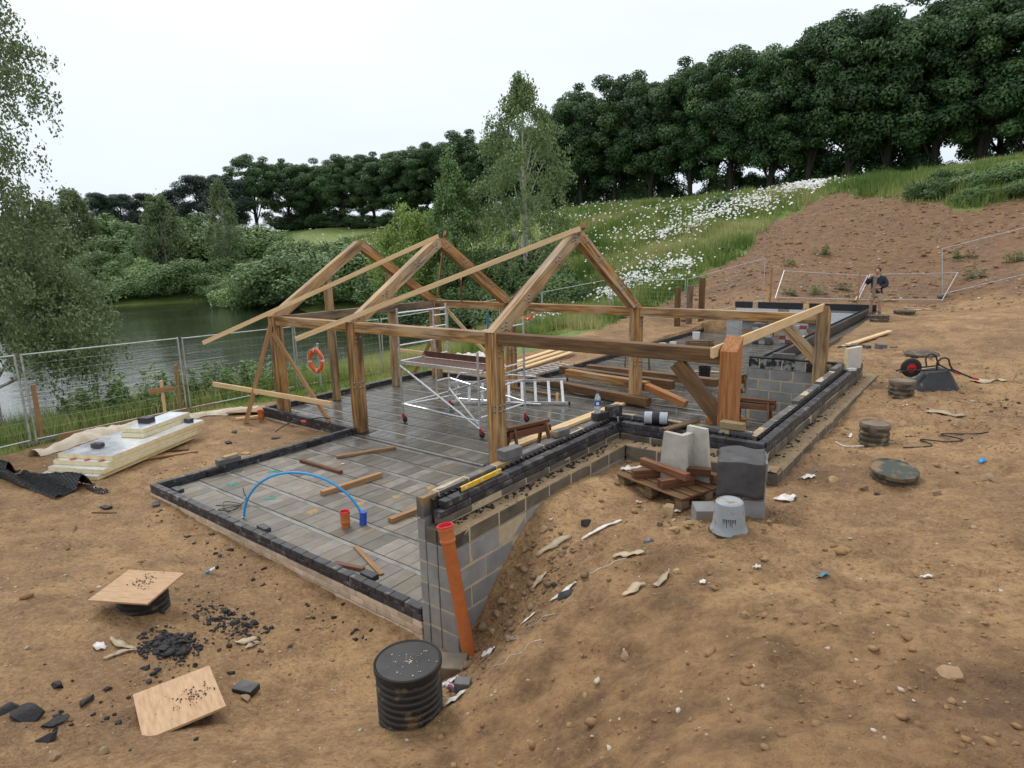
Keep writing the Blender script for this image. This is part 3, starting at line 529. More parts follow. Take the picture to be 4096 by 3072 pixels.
# lakeside bushes
BUSHES = [(-58.8, 32.6, 5.0, 'rounded green bush at the water where the far shore turns, leftmost of the row'), (-53.0, 33.1, 6.9, 'large rounded green bush on the right shore, second from its left end'), (-46.7, 33.0, 6.6, 'large green willow bush on the right shore behind the left truss foot'), (-40.6, 32.4, 5.8, 'green willow bush on the right shore under the left truss apex'), (-35.2, 31.3, 5.0, 'green bush on the right shore behind the left truss'),
 (-28.5, 25.2, 3.8, 'low green bush at the water below the weeping willow'), (-24.6, 26.0, 3.6, 'low green bush below the bushy mid green tree'), (-21.2, 26.6, 3.2, 'low green bush at the foot of the tall birch'), (-18.4, 29.6, 3.0, 'green bush right of the tall birch'), (-23.6, 31.8, 5.0, 'green bush behind the tall birch stem'), (-31, 33, 4.6, 'green bush behind the weeping willow'),
 (-74.7, 33.2, 5.3, 'bright green bush at the water below the slender birch'), (-83.8, 30.9, 4.6, 'bright green bush at the far waterline, middle'), (-88.9, 28.6, 4.2, 'bright green bush at the far waterline towards the left'), (-79, 26, 3.6, 'low dark green bush at the far waterline beside the hanging branches'), (-70.0, 34.2, 3.8, 'low green bush at the water right of the slender birch'), (-95, 33, 6.5, 'green bush between the far shore birches'), (-80.5, 22.0, 4.6, 'green bush at the far waterline behind the hanging branches'), (-64.5, 36.0, 4.4, 'green bush on the slope right of the slender birch'), (-97, 42, 8, 'tall dark bush below the pines'), (-88, 44, 8.5, 'tall dark bush between pines and slender birch'), (-80, 44, 7, 'tall dark bush behind the slender birch'), (-106, 37, 8, 'tall dark bush left of the pines'), (-66, 42, 5, 'bush on the slope below the distant tree line, left'), (-57, 42, 4.5, 'bush on the slope below the distant tree line, right'), (-62.5, 34.6, 3.6, 'low bush at the far waterline left of the rounded bush'), (-66.5, 34.0, 3.4, 'low bush at the far waterline, below the slope'), (-77.5, 29.5, 4.0, 'bush at the far waterline, in its corner'), (-78.5, 24.2, 3.6, 'low bush at the far waterline left of its corner'), (-78.5, 17, 4.2, 'bush at the far waterline at the left end'), (-49.8, 33.4, 4.4, 'bush filling the gap in the right shore row, left'), (-43.6, 32.6, 4.4, 'bush filling the gap in the right shore row, middle'), (-38, 31.8, 4.2, 'bush filling the gap in the right shore row, right'), (-32, 29.6, 3.6, 'bush at the water under the willow'), (-73, 37.5, 4.8, 'bush at the foot of the slender birch'), (-91, 36, 6, 'bush left of the rounded birch')]
random.seed(9)
for i, (x, y, h, lab) in enumerate(BUSHES): plant_tree('bush', lab, BUSH[i % 2], x, y, h, 3.6, 'bushes round the lake', sxy=1.25, cat='bush', dz=.1, pn=('foliage', 'stem'))
for i, (x, y, h, lab) in enumerate([(-.2, 42.9, 1.5, 'leftmost leafy shrub on the lip of the brown bank'), (1.1, 44.2, 1.6, 'leafy shrub on the lip of the brown bank, second from left'), (2.4, 43.8, 1.5, 'leafy shrub on the lip of the brown bank, third from left'), (3.9, 43.6, 1.7, 'rightmost leafy shrub on the lip of the brown bank'), (2.3, 41.3, 1.2, 'low leafy shrub hanging down the brown bank'), (4.4, 41.4, 1.2, 'low leafy shrub on the brown bank at the right edge'), (-14.3, 47.5, 1.4, 'small leafy shrub among the daisies on the bank')]):
    plant_tree('shrub', lab, BUSH[i % 2], x, y, h, 3.6, 'shrubs on the bank', sxy=1.5, cat='shrub', dz=-.1, pn=('foliage', 'stem'))
# grass: one mass of blades
rng = np.random.default_rng(90)
def blades(X, Y, h, w_, spread, mat, name, label, z=None, tip=None, per=3):
    k = len(X); Zg = gz(X, Y) if z is None else z; V = []; v = []
    for j in range(per):
        a = rng.uniform(0, 6.28, k); b_ = rng.uniform(0, 6.28, k); hh = h*rng.uniform(.55, 1.25, k); ww = w_*rng.uniform(.6, 1.3, k); ox = X+rng.normal(0, spread, k); oy = Y+rng.normal(0, spread, k); ln = hh*rng.uniform(.05, .5, k)
        V.append(np.stack([np.stack([ox-np.cos(a)*ww, oy-np.sin(a)*ww, Zg-.06], 1), np.stack([ox+np.cos(a)*ww, oy+np.sin(a)*ww, Zg-.06], 1), np.stack([ox+np.cos(b_)*ln, oy+np.sin(b_)*ln, Zg+hh], 1)], 1)); v.append(np.repeat(np.clip(rng.normal(.5, .22, k)+.95*fbm(X, Y, .28, 4, 44), 0, 1), 3))
    V = np.concatenate(V).reshape(-1, 3); me = fmesh(name, V, np.arange(len(V)).reshape(-1, 3), mat); attr(me, 'v', np.concatenate(v))
    return tag(put(name, me), label, 'grass', kind='stuff')
def scatter(n_, x0, x1, y0, y1, keep):
    x = rng.uniform(x0, x1, n_); y = rng.uniform(y0, y1, n_); k = keep(x, y); return x[k], y[k]
gx, gy = scatter(52000, -30, 8, 20, 58, lambda x, y: grassmask(x, y) & (gbase(x, y) > -1.0)); g2, g3 = scatter(14000, -75, -22, 33, 68, lambda x, y: gbase(x, y) > -.8)
blades(np.concatenate([gx, g2]), np.concatenate([gy, g3]), .50*(1+1.2*fbm(np.concatenate([gx, g2]), np.concatenate([gy, g3]), .5, 3, 47)), .03, .12, L_GRASS, 'meadow_grass', 'long meadow grass covering the bank below the trees')
gx, gy = scatter(30000, -17.2, -10.8, -7, 26, lambda x, y: grassmask(x, y) & (gbase(x, y) > -1.22)); hgt = np.where(gx < -12.0, .5, .12)+.45*sm(-gx, 13, 15.5)*(1-sm(gy, 6, 16))*rng.uniform(0, 1, len(gx))
blades(gx, gy, hgt, .012, .05, L_GRASS, 'shore_grass', 'rough grass and weeds along the lake shore behind the fence', per=4)
# weeds: tall leafy stems by the water, one by one
def weed(seed, H):
    global rng; rng = np.random.default_rng(seed); P = []; N = []; st = MB()
    for j in range(5):
        ox, oy, t = rng.normal(0, .13), rng.normal(0, .13), rng.uniform(.6, 1); st.tube([(ox, oy, -.05), (ox*1.3, oy*1.3, H*t)], [.008, .003], 4)
        k = 70; z = rng.uniform(.08, 1, k)*H*t; a = rng.uniform(0, 6.28, k); rr = .13*(1.1-z/H/t)+.02; P.append(np.stack([ox*1.15+np.cos(a)*rr, oy*1.15+np.sin(a)*rr, z], 1)); N.append(np.stack([np.cos(a)*.4, np.sin(a)*.4, np.full(k, .9)], 1)+unit(k)*.4)
    return leafmesh('foliage', np.concatenate(P), np.concatenate(N), .10, L_WEED, .5), st.mesh('stem', L_WEED)
WEED = [weed(s, 1.0) for s in (101, 102, 103)]; random.seed(12)
WPOS = [(-14.2, 1.5, 1.0), (-14.0, 1.9, .8), (-14.4, 2.5, 1.25), (-13.6, 2.9, .7), (-13.3, 3.6, .9), (-13.2, 4.1, .8), (-13.1, 4.6, 1.1), (-13.3, 5.0, .8), (-13.2, 5.6, 1.1), (-13.1, 6.3, .8), (-13.5, 6.8, .9), (-13.4, 7.4, 1.1), (-13.9, 2.2, 1.1), (-13.5, 4.3, 1.2), (-13.8, 5.4, 1.2), (-13.9, 6.2, 1.3), (-13.0, 1.2, 1.1), (-13.2, 1.7, 1.3), (-12.9, 2.1, 1.0), (-13.0, 2.5, 1.4), (-12.7, 3.1, 1.2), (-12.8, 3.9, 1.2), (-12.9, 4.8, 1.3), (-12.9, 5.8, 1.25)]
for i, (x, y, h) in enumerate(sorted(WPOS, key=lambda q: q[1])): plant_tree('tall_weed', 'tall leafy weed between fence and water, %s from the left' % ORD[i], WEED[i % 3], x, y, h, 1.0, 'tall weeds behind the fence', sxy=1.15, cat='weed', pn=('foliage', 'stem'))
for i, (x, y, h, lab) in enumerate([(-13.9, -.7, .7, 'low leafy bush behind the leftmost fence post'), (-13.6, .2, .65, 'low leafy bush right of the leftmost fence post by the water')]): plant_tree('bush', lab, BUSH[i], x, y, h, 3.6, 'low bushes behind the fence', sxy=1.4, cat='bush', pn=('foliage', 'stem'))
# small green tufts on the brown bank
for i, (x, y) in enumerate([(-9.6, 34.7), (-3.8, 33.4), (-3.3, 25.9), (-1.5, 27.6), (2.6, 32.2), (4.4, 31.5), (-4.5, 30.5), (-2.2, 26.6), (3.2, 29.5)]):
    plant_tree('grass_tuft', 'small green tuft on the bare brown bank, %s listed from the left' % ORD[[0, 1, 3, 5, 7, 8, 2, 4, 6][i]], WEED[i % 3], x, y, rnd(.35, .55), 1.0, 'green tufts on the brown bank', sxy=2.6, cat='tuft', pn=('foliage', 'stem'))
# daisies: one mass of white heads
rng = np.random.default_rng(95); DX = []; DY = []
for (x, y, s, k) in [(-13, 31.2, 1.2, 520), (-12.8, 28.6, 1.0, 260), (-11.0, 31, .9, 300), (-10.2, 29, .7, 120), (-15, 41, 1.3, 480), (-14, 45, 1.6, 330), (-12.6, 43.5, 1.2, 260), (-10.8, 46.7, 1.5, 620), (-8.6, 49.2, 1.0, 520), (-18, 45, 2.2, 260), (-26, 49.5, 3.5, 190), (-34, 56.5, 4.0, 130), (-20, 49, 3.5, 120), (-17, 37, 2.5, 90), (-14.2, 23.5, .5, 45), (-62, 48, 9, 300), (-75, 52, 9, 300), (-50, 50, 7, 250)]:
    DX.append(rng.normal(x, s, k)); DY.append(rng.normal(y, s*1.3, k))
DX = np.concatenate(DX); DY = np.concatenate(DY); k = grassmask(DX, DY) & (fbm(DX, DY, .8, 3, 77)+rng.normal(0, .25, len(DX)) > -.12); DX, DY = DX[k], DY[k]; k = len(DX); DZ = gz(DX, DY)+rng.uniform(.35, .75, k); rr = rng.uniform(.04, .085, k)*np.where(DY > 40, 1.25, 1)
th = np.arange(6)*PI/3; nrm = unit(k)*.5+np.array([.2, -.6, .8]); nrm /= np.linalg.norm(nrm, axis=1, keepdims=True); t1 = np.cross(nrm, np.array([0, 0, 1.])); t1 /= np.linalg.norm(t1, axis=1, keepdims=True); t2 = np.cross(nrm, t1)
V = np.stack([DX, DY, DZ], 1)[:, None]+rr[:, None, None]*(t1[:, None]*np.cos(th)[None, :, None]+t2[:, None]*np.sin(th)[None, :, None])
tag(put('daisies', fmesh('daisies', V.reshape(-1, 3), np.arange(6*k).reshape(-1, 6), flat('daisy_white', (.78, .78, .76), .8))), 'drifts of white daisies over the green bank', 'flowers', kind='stuff')
# soil clods and pebbles: one mass
def blobs(name, X, Y, r, mat, label, sq=.6, sink=.3, cat='stones'):
    k = len(X); base = np.array([(0, 0, 1), (.894, 0, .447), (.276, .851, .447), (-.724, .526, .447), (-.724, -.526, .447), (.276, -.851, .447), (.724, .526, -.447), (-.276, .851, -.447), (-.894, 0, -.447), (-.276, -.851, -.447), (.724, -.526, -.447), (0, 0, -1)])
    tri = np.array([(0, 1, 2), (0, 2, 3), (0, 3, 4), (0, 4, 5), (0, 5, 1), (1, 6, 2), (2, 7, 3), (3, 8, 4), (4, 9, 5), (5, 10, 1), (2, 6, 7), (3, 7, 8), (4, 8, 9), (5, 9, 10), (1, 10, 6), (11, 7, 6), (11, 8, 7), (11, 9, 8), (11, 10, 9), (11, 6, 10)])
    a = rng.uniform(0, 6.28, k); ca, sa = np.cos(a), np.sin(a); q = base[None]*rng.uniform(.45, 1.35, (k, 12, 1)); ex = rng.uniform(.8, 1.5, k)
    x = q[..., 0]*ex[:, None]; y = q[..., 1]; P = np.stack([x*ca[:, None]-y*sa[:, None], x*sa[:, None]+y*ca[:, None], q[..., 2]*sq], -1)*r[:, None, None]
    P += np.stack([X, Y, gz(X, Y)+r*sq*(1-2*sink)], -1)[:, None]
    me = fmesh(name, P.reshape(-1, 3), (tri[None]+12*np.arange(k)[:, None, None]).reshape(-1, 3), mat, False); o = put(name, me)
    return tag(o, label, cat, kind='stuff') if label else o
def outside(x, y): return ~(((x > -6.35) & (x < .52) & (y > -.05) & (y < 4.1)) | ((x > -9.7) & (x < 2.5) & (y > 3.3) & (y < 10.6)) | ((x > -6.4) & (x < .75) & (y > 9.5) & (y < 23.6)))
CLOD = nmat('soil_clod', [(.3, (.20, .118, .056)), (.55, (.30, .182, .088)), (.8, (.42, .27, .14))], 9, (.75, .95), .8, .006, 50, rnd_=0)
PEB = nmat('pale_pebble', [(.3, (.30, .21, .13)), (.5, (.46, .38, .30)), (.75, (.62, .58, .52))], 1.7, (.6, .85), .4, .004, 50, rnd_=0)
gx, gy = scatter(30000, -11, 6, -4.2, 14, lambda x, y: outside(x, y) & ((rng.uniform(0, 1, len(x)) < .22+.6*sm(x, .5, 2.5)) & (fbm(x, y, .8, 2, 50) > -.15)))
blobs('soil_clods', gx, gy, rng.gamma(1.3, .0055, len(gx))+.003, CLOD, 'brown clods of soil strewn over the site')
gx, gy = scatter(1700, -11, 6, -4.2, 16, outside); blobs('pebbles', gx, gy, rng.gamma(2, .004, len(gx))+.004, PEB, 'small pale pebbles strewn over the soil')
gx, gy = scatter(2600, -12, 9, 24.5, 45, lambda x, y: ~grassmask(x, y) & outside(x, y)); blobs('bank_stones', gx, gy, rng.gamma(1.6, .013, len(gx))+.01, PEB, 'pale stones showing in the bare brown bank')
gx, gy = scatter(3500, -12, 9, 24.5, 45, lambda x, y: ~grassmask(x, y) & outside(x, y)); blobs('bank_clods', gx, gy, rng.gamma(1.6, .020, len(gx))+.01, CLOD, 'dark clods on the bare brown bank')
gx, gy = rng.normal(.95, .26, 420), rng.normal(.35, .5, 420); k = outside(gx, gy) & (gx > .55); blobs('rubble', gx[k], gy[k], rng.gamma(1.3, .009, k.sum())+.005, ROCK, 'loose brown rubble spilling down beside the block wall')

# ------------------------------------------------------------------ masonry
def unitmesh(name, L, Tk, H, mat, c=.005, jit=.0025): return boxmesh(L, Tk, H, mat, c, jit, 4, name)
def run(th, axis, a0, a1, cc, z0, L, H, Tk, n_, mat, name='brick', gap=.011, off=0, mort=None, jit=.0022, mr=.006, smear=None, clip=None):
    """courses of units along an axis from a0 to a1, centre line cc, bottom z0"""
    for k in range(n_):
        z = z0+H*(k+.5); s = a0-((k+off) % 2)*L/2; mt = mat[k % len(mat)] if isinstance(mat, (list, tuple)) else mat
        while s < a1-.02:
            p, q = max(s, a0), min(s+L, a1); s += L
            if q-p < .05: continue
            if clip and clip(p, q, z): continue
            me = unitmesh(name, round((q-p)-gap, 3), Tk, H-gap, mt); c = (p+q)/2+rnd(-jit, jit)
            m = (T(c, cc+rnd(-jit, jit), z+rnd(-jit, jit)) if axis == 'x' else T(cc+rnd(-jit, jit), c, z+rnd(-jit, jit)) @ Matrix.Rotation(PI/2, 4, 'Z')) @ Matrix.Rotation(rnd(-.006, .006), 4, 'Z')
            put(name, me, th, m)
    if mort is not None:
        lx, ly = (a1-a0-.03, Tk-2*mr) if axis == 'x' else (Tk-2*mr, a1-a0-.03)
        c = ((a0+a1)/2, cc) if axis == 'x' else (cc, (a0+a1)/2)
        put('mortar', boxmesh(lx, ly, n_*H-.012, mort, .002, name='mortar'), th, T(c[0], c[1], z0+n_*H/2-.004))
random.seed(21); BR = .225; BH = .075; TB = .102
def stuffrun(th, axis, a0, a1, cc, z0, L, H, Tk, n_, mat, name, gap=.011):
    b_ = MB()
    for k in range(n_):
        s = a0-(k % 2)*L/2
        while s < a1-.02:
            p, q = max(s, a0), min(s+L, a1); s += L
            if q-p < .05: continue
            m = T((p+q)/2, cc, z0+H*(k+.5)) if axis == 'x' else T(cc, (p+q)/2, z0+H*(k+.5)) @ Matrix.Rotation(PI/2, 4, 'Z')
            b_.box(q-p-gap, Tk, H-gap, m, .004)
    o = b_.build(name, mat, th); o['kind'] = 'stuff'; return o
t = thing('low_brick_wall', 'low black brick wall over pale bricks along the front edge of the slab', 'wall', (-3.1, .05, -.2))
run(t, 'x', -6.23, -.012, .052, -.015, BR, BH, TB, 2, BRICK, mort=MORTARD)
run(t, 'x', -6.23, -.012, .052, -.165, BR, BH, TB, 2, STOCK, 'pale_brick', mort=MORTAR, off=1)
run(t, 'x', -3.4, -.012, .052, -.315, BR, BH, TB, 2, STOCK, 'pale_brick', mort=MORTAR)
for x in (-5.6, -3.15, -1.0): put('brick', unitmesh('brick', .214, TB, .065, BRICK), t, T(x, .16, .118) @ Matrix.Rotation(rnd(-.1, .1), 4, 'Z'))
t = thing('low_brick_wall', 'low black brick wall along the left side of the front slab', 'wall', (-6.18, 2, -.1))
run(t, 'y', .105, 3.94, -6.18, -.09, BR, BH, TB, 3, BRICK, mort=MORTARD)
t = thing('low_brick_wall', 'low black brick wall running left from the second post to the leftmost post', 'wall', (-7.8, 4, -.2))
run(t, 'x', -9.55, -6.235, 4.0, -.09, BR, BH, TB, 3, BRICK, mort=MORTARD)
run(t, 'x', -9.55, -6.235, 4.0, -.24, BR, BH, TB, 2, STOCK, 'pale_brick', mort=MORTAR)
put('brick', unitmesh('brick', .1, TB, .065, BRICK), t, T(-6.18, 3.995, .097)); put('brick', unitmesh('brick', .1, TB, .065, BRICK), t, T(-6.18, 3.995, .022))
t = thing('low_brick_wall', 'low black brick wall on the lake side behind the leftmost post', 'wall', (-9.55, 7, -.1)); run(t, 'y', 4.055, 9.55, -9.55, -.09, BR, BH, TB, 3, BRICK, mort=MORTARD)
t = thing('low_brick_wall', 'low black brick wall behind the scaffold tower', 'wall', (-7.8, 9.6, -.1)); run(t, 'x', -9.6, -6.15, 9.605, -.09, BR, BH, TB, 3, BRICK, mort=MORTARD)
t = thing('low_brick_wall', 'long low black wall edging the far slab on the lake side', 'wall', (-6.2, 16, -.1)); stuffrun(t, 'y', 9.66, 23.4, -6.2, -.09, BR, BH, TB, 3, BRICK, 'brickwork'); put('mortar', boxmesh(.09, 13.7, .22, MORTARD, .002), t, T(-6.2, 16.53, .022))
t = thing('low_brick_wall', 'low black wall closing the end of the far slab', 'wall', (-5.5, 23.45, 0)); stuffrun(t, 'x', -6.25, -4.85, 23.46, -.09, BR, BH, TB, 4, BRICK, 'brickwork'); put('mortar', boxmesh(1.38, .09, .29, MORTARD, .002), t, T(-5.55, 23.46, .055))
# openings in the left low wall: black ducts
for i, y in enumerate((1.02, 3.02)):
    d = MB(); d.box(.03, .3, .16, T(-6.112, y, .03)); d.box(.012, .26, .12, T(-6.1, y, .03)); put('wall_vent', d.mesh('wall_vent', BLACKP)); o = bpy.context.scene.collection.objects[-1]
    tag(o, ('black duct opening in the left low wall nearest the front corner', 'black duct opening in the left low wall nearest the second post')[i], 'duct')
# retaining walls
def leaf(t, axis, a0, a1, cc, z0, n_, mat, Tk=.1, name='block', off=0, mort=MORTAR, H=.225): run(t, axis, a0, a1, cc, z0, .45, H, Tk, n_, mat, name, .017, off, mort, .002, .0025)
def membrane(t, axis, a0, a1, cc, z, sgn=1):
    """black dimpled membrane standing in the cavity"""
    b_ = MB(); n_ = int((a1-a0)/.045); V = []; F = []
    for i in range(n_+1):
        a = a0+(a1-a0)*i/n_; o = cc+(.02 if i % 2 else -.02)
        for h in (z-.25, z): V.append((a, o, h) if axis == 'x' else (o, a, h))
    for i in range(n_): F.append((2*i, 2*i+2, 2*i+3, 2*i+1))
    b_.add(V, F); b_.tube([(a0, cc, z-.015) if axis == 'x' else (cc, a0, z-.015), (a1, cc, z-.015) if axis == 'x' else (cc, a1, z-.015)], .006, 4)
    for i in range(0, n_, 2):
        a = a0+(a1-a0)*i/n_; b_.box(.022, .05, .022, T(a, cc, z+.004) if axis == 'x' else T(cc, a, z+.004) @ Matrix.Rotation(PI/2, 4, 'Z'))
    b_.build('dimpled_membrane', BLACKP, t)
def ledgebed(t, axis, a0, a1, c0, c1, z):
    """a lumpy bed of mortar on a ledge"""
    n_ = int((a1-a0)/.05); mm = 6; V = []; F = []
    for i in range(n_+1):
        for j in range(mm+1):
            a = a0+(a1-a0)*i/n_; c = c0+(c1-c0)*j/mm; h = z+.006+.012*float(fbm(np.array([a]), np.array([c]), 9, 3, 8)[0])+.008*rnd(0, 1)*(0 < j < mm); h = max(h, z+.002) if 0 < j < mm else z-.004
            V.append((a, c, h) if axis == 'x' else (c, a, h))
    for i in range(n_):
        for j in range(mm): p = i*(mm+1)+j; F.append((p, p+1, p+mm+2, p+mm+1))
    b_ = MB(); b_.add(V, F); b_.build('mortar_bed', MORTARS, t, smooth=True)
random.seed(22)
A = thing('retaining_wall', 'grey blockwork retaining wall with black bricks on top, its open end facing the camera', 'wall', (.2, 2, -.4))
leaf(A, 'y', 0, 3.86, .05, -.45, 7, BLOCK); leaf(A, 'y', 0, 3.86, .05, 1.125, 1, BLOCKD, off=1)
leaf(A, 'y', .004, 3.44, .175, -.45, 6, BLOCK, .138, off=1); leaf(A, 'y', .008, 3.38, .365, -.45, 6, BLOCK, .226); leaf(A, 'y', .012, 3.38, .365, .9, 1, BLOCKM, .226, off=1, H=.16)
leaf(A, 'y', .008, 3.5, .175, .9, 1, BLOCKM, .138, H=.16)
ledgebed(A, 'y', .02, 3.36, .262, .478, 1.058)
leaf(A, 'y', .08, 3.62, .215, 1.062, 1, BLOCKM, .11, H=.09, name='padding_block')
run(A, 'y', .06, 3.62, .222, 1.152, BR, BH, TB, 1, BRICK, mort=MORTARD); run(A, 'y', .13, 3.62, .222, 1.227, BR, BH, TB, 1, BRICK, mort=MORTARD, off=1)
membrane(A, 'y', .1, 3.75, .135, 1.30)
B = thing('retaining_wall', 'short blockwork and black brick wall running right behind the pallet', 'wall', (1.1, 3.7, .3))
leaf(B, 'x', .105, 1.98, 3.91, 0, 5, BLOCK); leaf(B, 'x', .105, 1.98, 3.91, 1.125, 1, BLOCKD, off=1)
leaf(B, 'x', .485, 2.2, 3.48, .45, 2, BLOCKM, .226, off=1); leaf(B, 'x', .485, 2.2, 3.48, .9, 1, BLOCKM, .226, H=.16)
ledgebed(B, 'x', .27, 2.42, 3.375, 3.6, 1.06); leaf(B, 'x', .275, 2.2, 3.66, .45, 2, BLOCKM, .11); leaf(B, 'x', .275, 2.19, 3.662, .9, 1, BLOCKM, .11, H=.25, name='padding_block')
run(B, 'x', .276, 2.2, 3.662, 1.152, BR, BH, TB, 2, BRICK, mort=MORTARD); membrane(B, 'x', .2, 2.0, 3.79, 1.30)
Cw = thing('retaining_wall', 'long blockwork and black brick wall beside the round chambers on the right', 'wall', (2.1, 7, .3))
leaf(Cw, 'y', 3.97, 9.35, 1.98, 0, 5, BLOCK); 
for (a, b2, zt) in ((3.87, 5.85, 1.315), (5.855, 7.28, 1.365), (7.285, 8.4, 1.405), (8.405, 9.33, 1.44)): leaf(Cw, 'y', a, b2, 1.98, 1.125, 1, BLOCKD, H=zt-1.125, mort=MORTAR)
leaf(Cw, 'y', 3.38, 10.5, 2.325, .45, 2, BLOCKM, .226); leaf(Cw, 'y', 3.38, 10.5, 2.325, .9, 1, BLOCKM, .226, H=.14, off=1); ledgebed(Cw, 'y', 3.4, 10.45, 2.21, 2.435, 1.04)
leaf(Cw, 'y', 3.72, 10.1, 2.155, .9, 1, BLOCKM, .1, H=.25, name='padding_block')
run(Cw, 'y', 3.715, 10.12, 2.15, 1.152, BR, BH, TB, 2, BRICK, mort=MORTARD); membrane(Cw, 'y', 3.85, 9.4, 2.065, 1.30)
X_ = thing('cross_wall', 'grey blockwork cross wall with tarred top course behind the right post', 'wall', (1, 9.5, 0))
leaf(X_, 'x', .16, 1.925, 9.5, 0, 5, BLOCK, mort=MORTAR); 
TARB = nmat('tarred_block', [(.3, (.20, .205, .21)), (.7, (.28, .28, .285))], 5, (.5, .8), .5, .003, 120, rnd_=.1, dirt=(.02, .02, .02), dscale=7, dlo=.48, dhi=.54)
leaf(X_, 'x', .16, 1.925, 9.5, 1.125, 1, TARB, mort=MORTAR, off=1); put('tar_strip', boxmesh(1.75, .13, .02, TARM, .005), X_, T(1.04, 9.5, 1.362))
D = thing('retaining_wall', 'far retaining wall of blocks and black bricks running to the standing man', 'wall', (.4, 16, .3))
for nm, c, z0, L, H, Tk, n_, mt in (('blockwork', .15, 0, .45, .225, .1, 5, BLOCK), ('brickwork', .36, 1.05, BR, BH, TB, 3, BRICK), ('ledge_blockwork', .53, .55, .45, .225, .22, 2, BLOCKM)):
    stuffrun(D, 'y', 9.57 if nm != 'brickwork' else 9.9, 23.2, c, z0, L, H, Tk, n_, mt, nm); put('mortar', boxmesh(Tk-.012, 13.2, n_*H-.01, MORTARD if nm == 'brickwork' else MORTAR, .002), D, T(c, 16.5, z0+n_*H/2-.004))
membrane(D, 'y', 9.7, 23, .255, 1.27)
E_ = thing('retaining_wall', 'black topped retaining wall closing the far end of the site', 'wall', (-2.3, 23.4, 0))
stuffrun(E_, 'x', -4.8, .55, 23.42, 0, .45, .225, .2, 5, BLOCK, 'blockwork'); put('mortar', boxmesh(5.3, .18, 1.12, MORTAR, .002), E_, T(-2.12, 23.42, .556))
for (a, b2) in ((-4.8, -4.1), (-3.85, -2.1), (-1.85, .5)): put('tarred_panel', boxmesh(b2-a, .16, .24, TARM, .01), E_, T((a+b2)/2, 23.36, 1.25))

# ------------------------------------------------------------------ beam and block floor
random.seed(23)
floor = thing('floor', 'grey wet floor of concrete blocks between thin beams', 'floor', (0, 0, -.1)); floor['kind'] = 'structure'; del floor['category']
put('oversite', boxmesh(6.05, 3.8, .05, BEAMC, .002), floor, T(-3.07, 2.05, -.075)); put('oversite', boxmesh(11.3, 5.45, .05, BEAMC, .002), floor, T(-3.82, 6.78, -.077)); put('oversite', boxmesh(6.2, 13.8, .05, BEAMC, .002), floor, T(-3.03, 16.5, -.079))
def blocked(x, y): return False
cells = []; PIT = .53
for (x0, x1, y0, y1) in ((-6.12, -.005, .11, 3.95), (-9.49, 1.925, 3.97, 9.54), (-6.14, .095, 9.66, 23.3)):
    y = y0; r_ = 0
    while y < y1-.08:
        b0 = y; b1 = min(y+.085, y1); put('floor_beam', boxmesh(x1-x0, round(b1-b0-.014, 3), .05, BEAMC, .003), floor, T((x0+x1)/2, (b0+b1)/2, -.031)) if y0 < 9.6 or True else None
        p0, p1 = b1, min(b1+.445, y1)
        if p1-p0 > .06:
            x = x0-rnd(0, .2)
            while x < x1-.03:
                a, b2 = max(x, x0), min(x+.222, x1); x += .222
                if b2-a > .03: cells.append(((a+b2)/2, (p0+p1)/2, b2-a-.005, p1-p0-.006))
        y = p1; r_ += 1
Cx, Cy = 4.283, -3.893; cells.sort(key=lambda c: math.hypot(c[0]-Cx, c[1]-Cy)+(0 if c[0] < -.6 or c[1] > 5 else 100)*(c[0] > -.5))
for c in cells[:300]: put('floor_block', boxmesh(round(c[2], 3), round(c[3], 3), .06, FLOORB, .004, .0012, 3), floor, T(c[0], c[1], -.03+rnd(-.002, .002)))
# the rest: one mesh, a random grey per block
b_ = MB(); vv = []
for c in cells[300:]: b_.box(c[2], c[3], .06, T(c[0], c[1], -.03+rnd(-.002, .002)), .004); vv += [rnd(0, 1)]*24
m, n, l, b = newmat('far_floor_block'); v, _ = vecsrc(n, l, rand=False); a = n.new('ShaderNodeAttribute'); a.attribute_name = 'v'
f = noise(n, l, v, 1.3, 6); f2 = noise(n, l, v, 5, 5); c = ramp(n, l, f2, [(.3, (.125, .116, .102)), (.55, (.185, .173, .152)), (.8, (.25, .235, .205))]); c = mixc(n, l, mrange(n, l, f, .56, .8, 0, 1), c, (.2, .15, .10))
vm = n.new('ShaderNodeVectorMath'); vm.operation = 'SCALE'; l.new(c, vm.inputs[0]); l.new(mrange(n, l, a.outputs['Fac'], 0, 1, .72, 1.2), vm.inputs['Scale']); l.new(vm.outputs[0], b.inputs['Base Color']); l.new(mrange(n, l, f, .4, .6, .3, .55), b.inputs['Roughness']); wetten(m)
bump(n, l, noise(n, l, v, 90, 3), .3, .002, b)
me = b_.mesh('floor_blocks', m); attr(me, 'v', np.array(vv)); o = put('floor_blocks', me, floor); o['kind'] = 'stuff'
# paint marks and mortar smears on the floor (flat marks)
TEAL = flat('teal_spray_paint', (.08, .42, .36), .6); SMEAR = nmat('sand_smear', [(.3, (.30, .20, .09)), (.7, (.42, .30, .15))], 20, (.7, .9), .6, .004, 60, rnd_=0)
def smear(x, y, r, mat, name, label, cat, z=.003, sx=1.0, spikes=14):
    V = [(x, y, z+.004)]; 
    for i in range(spikes*2): a = PI*i/spikes; k = r*rnd(.55, 1)*(1 if i % 2 else .5); V.append((x+math.cos(a)*k*sx, y+math.sin(a)*k, z))
    return tag(put(name, pm(name, V, [(0, i+1, (i+1) % (spikes*2)+1) for i in range(spikes*2)], mat=mat)), label, cat, 'sand smears on the floor')
SM = [(-3.35, 1.05, .2), (-3.0, 1.62, .16), (-2.75, 2.12, .15), (-2.6, 2.7, .17), (-2.45, 3.35, .2), (-2.2, 3.9, .14)]
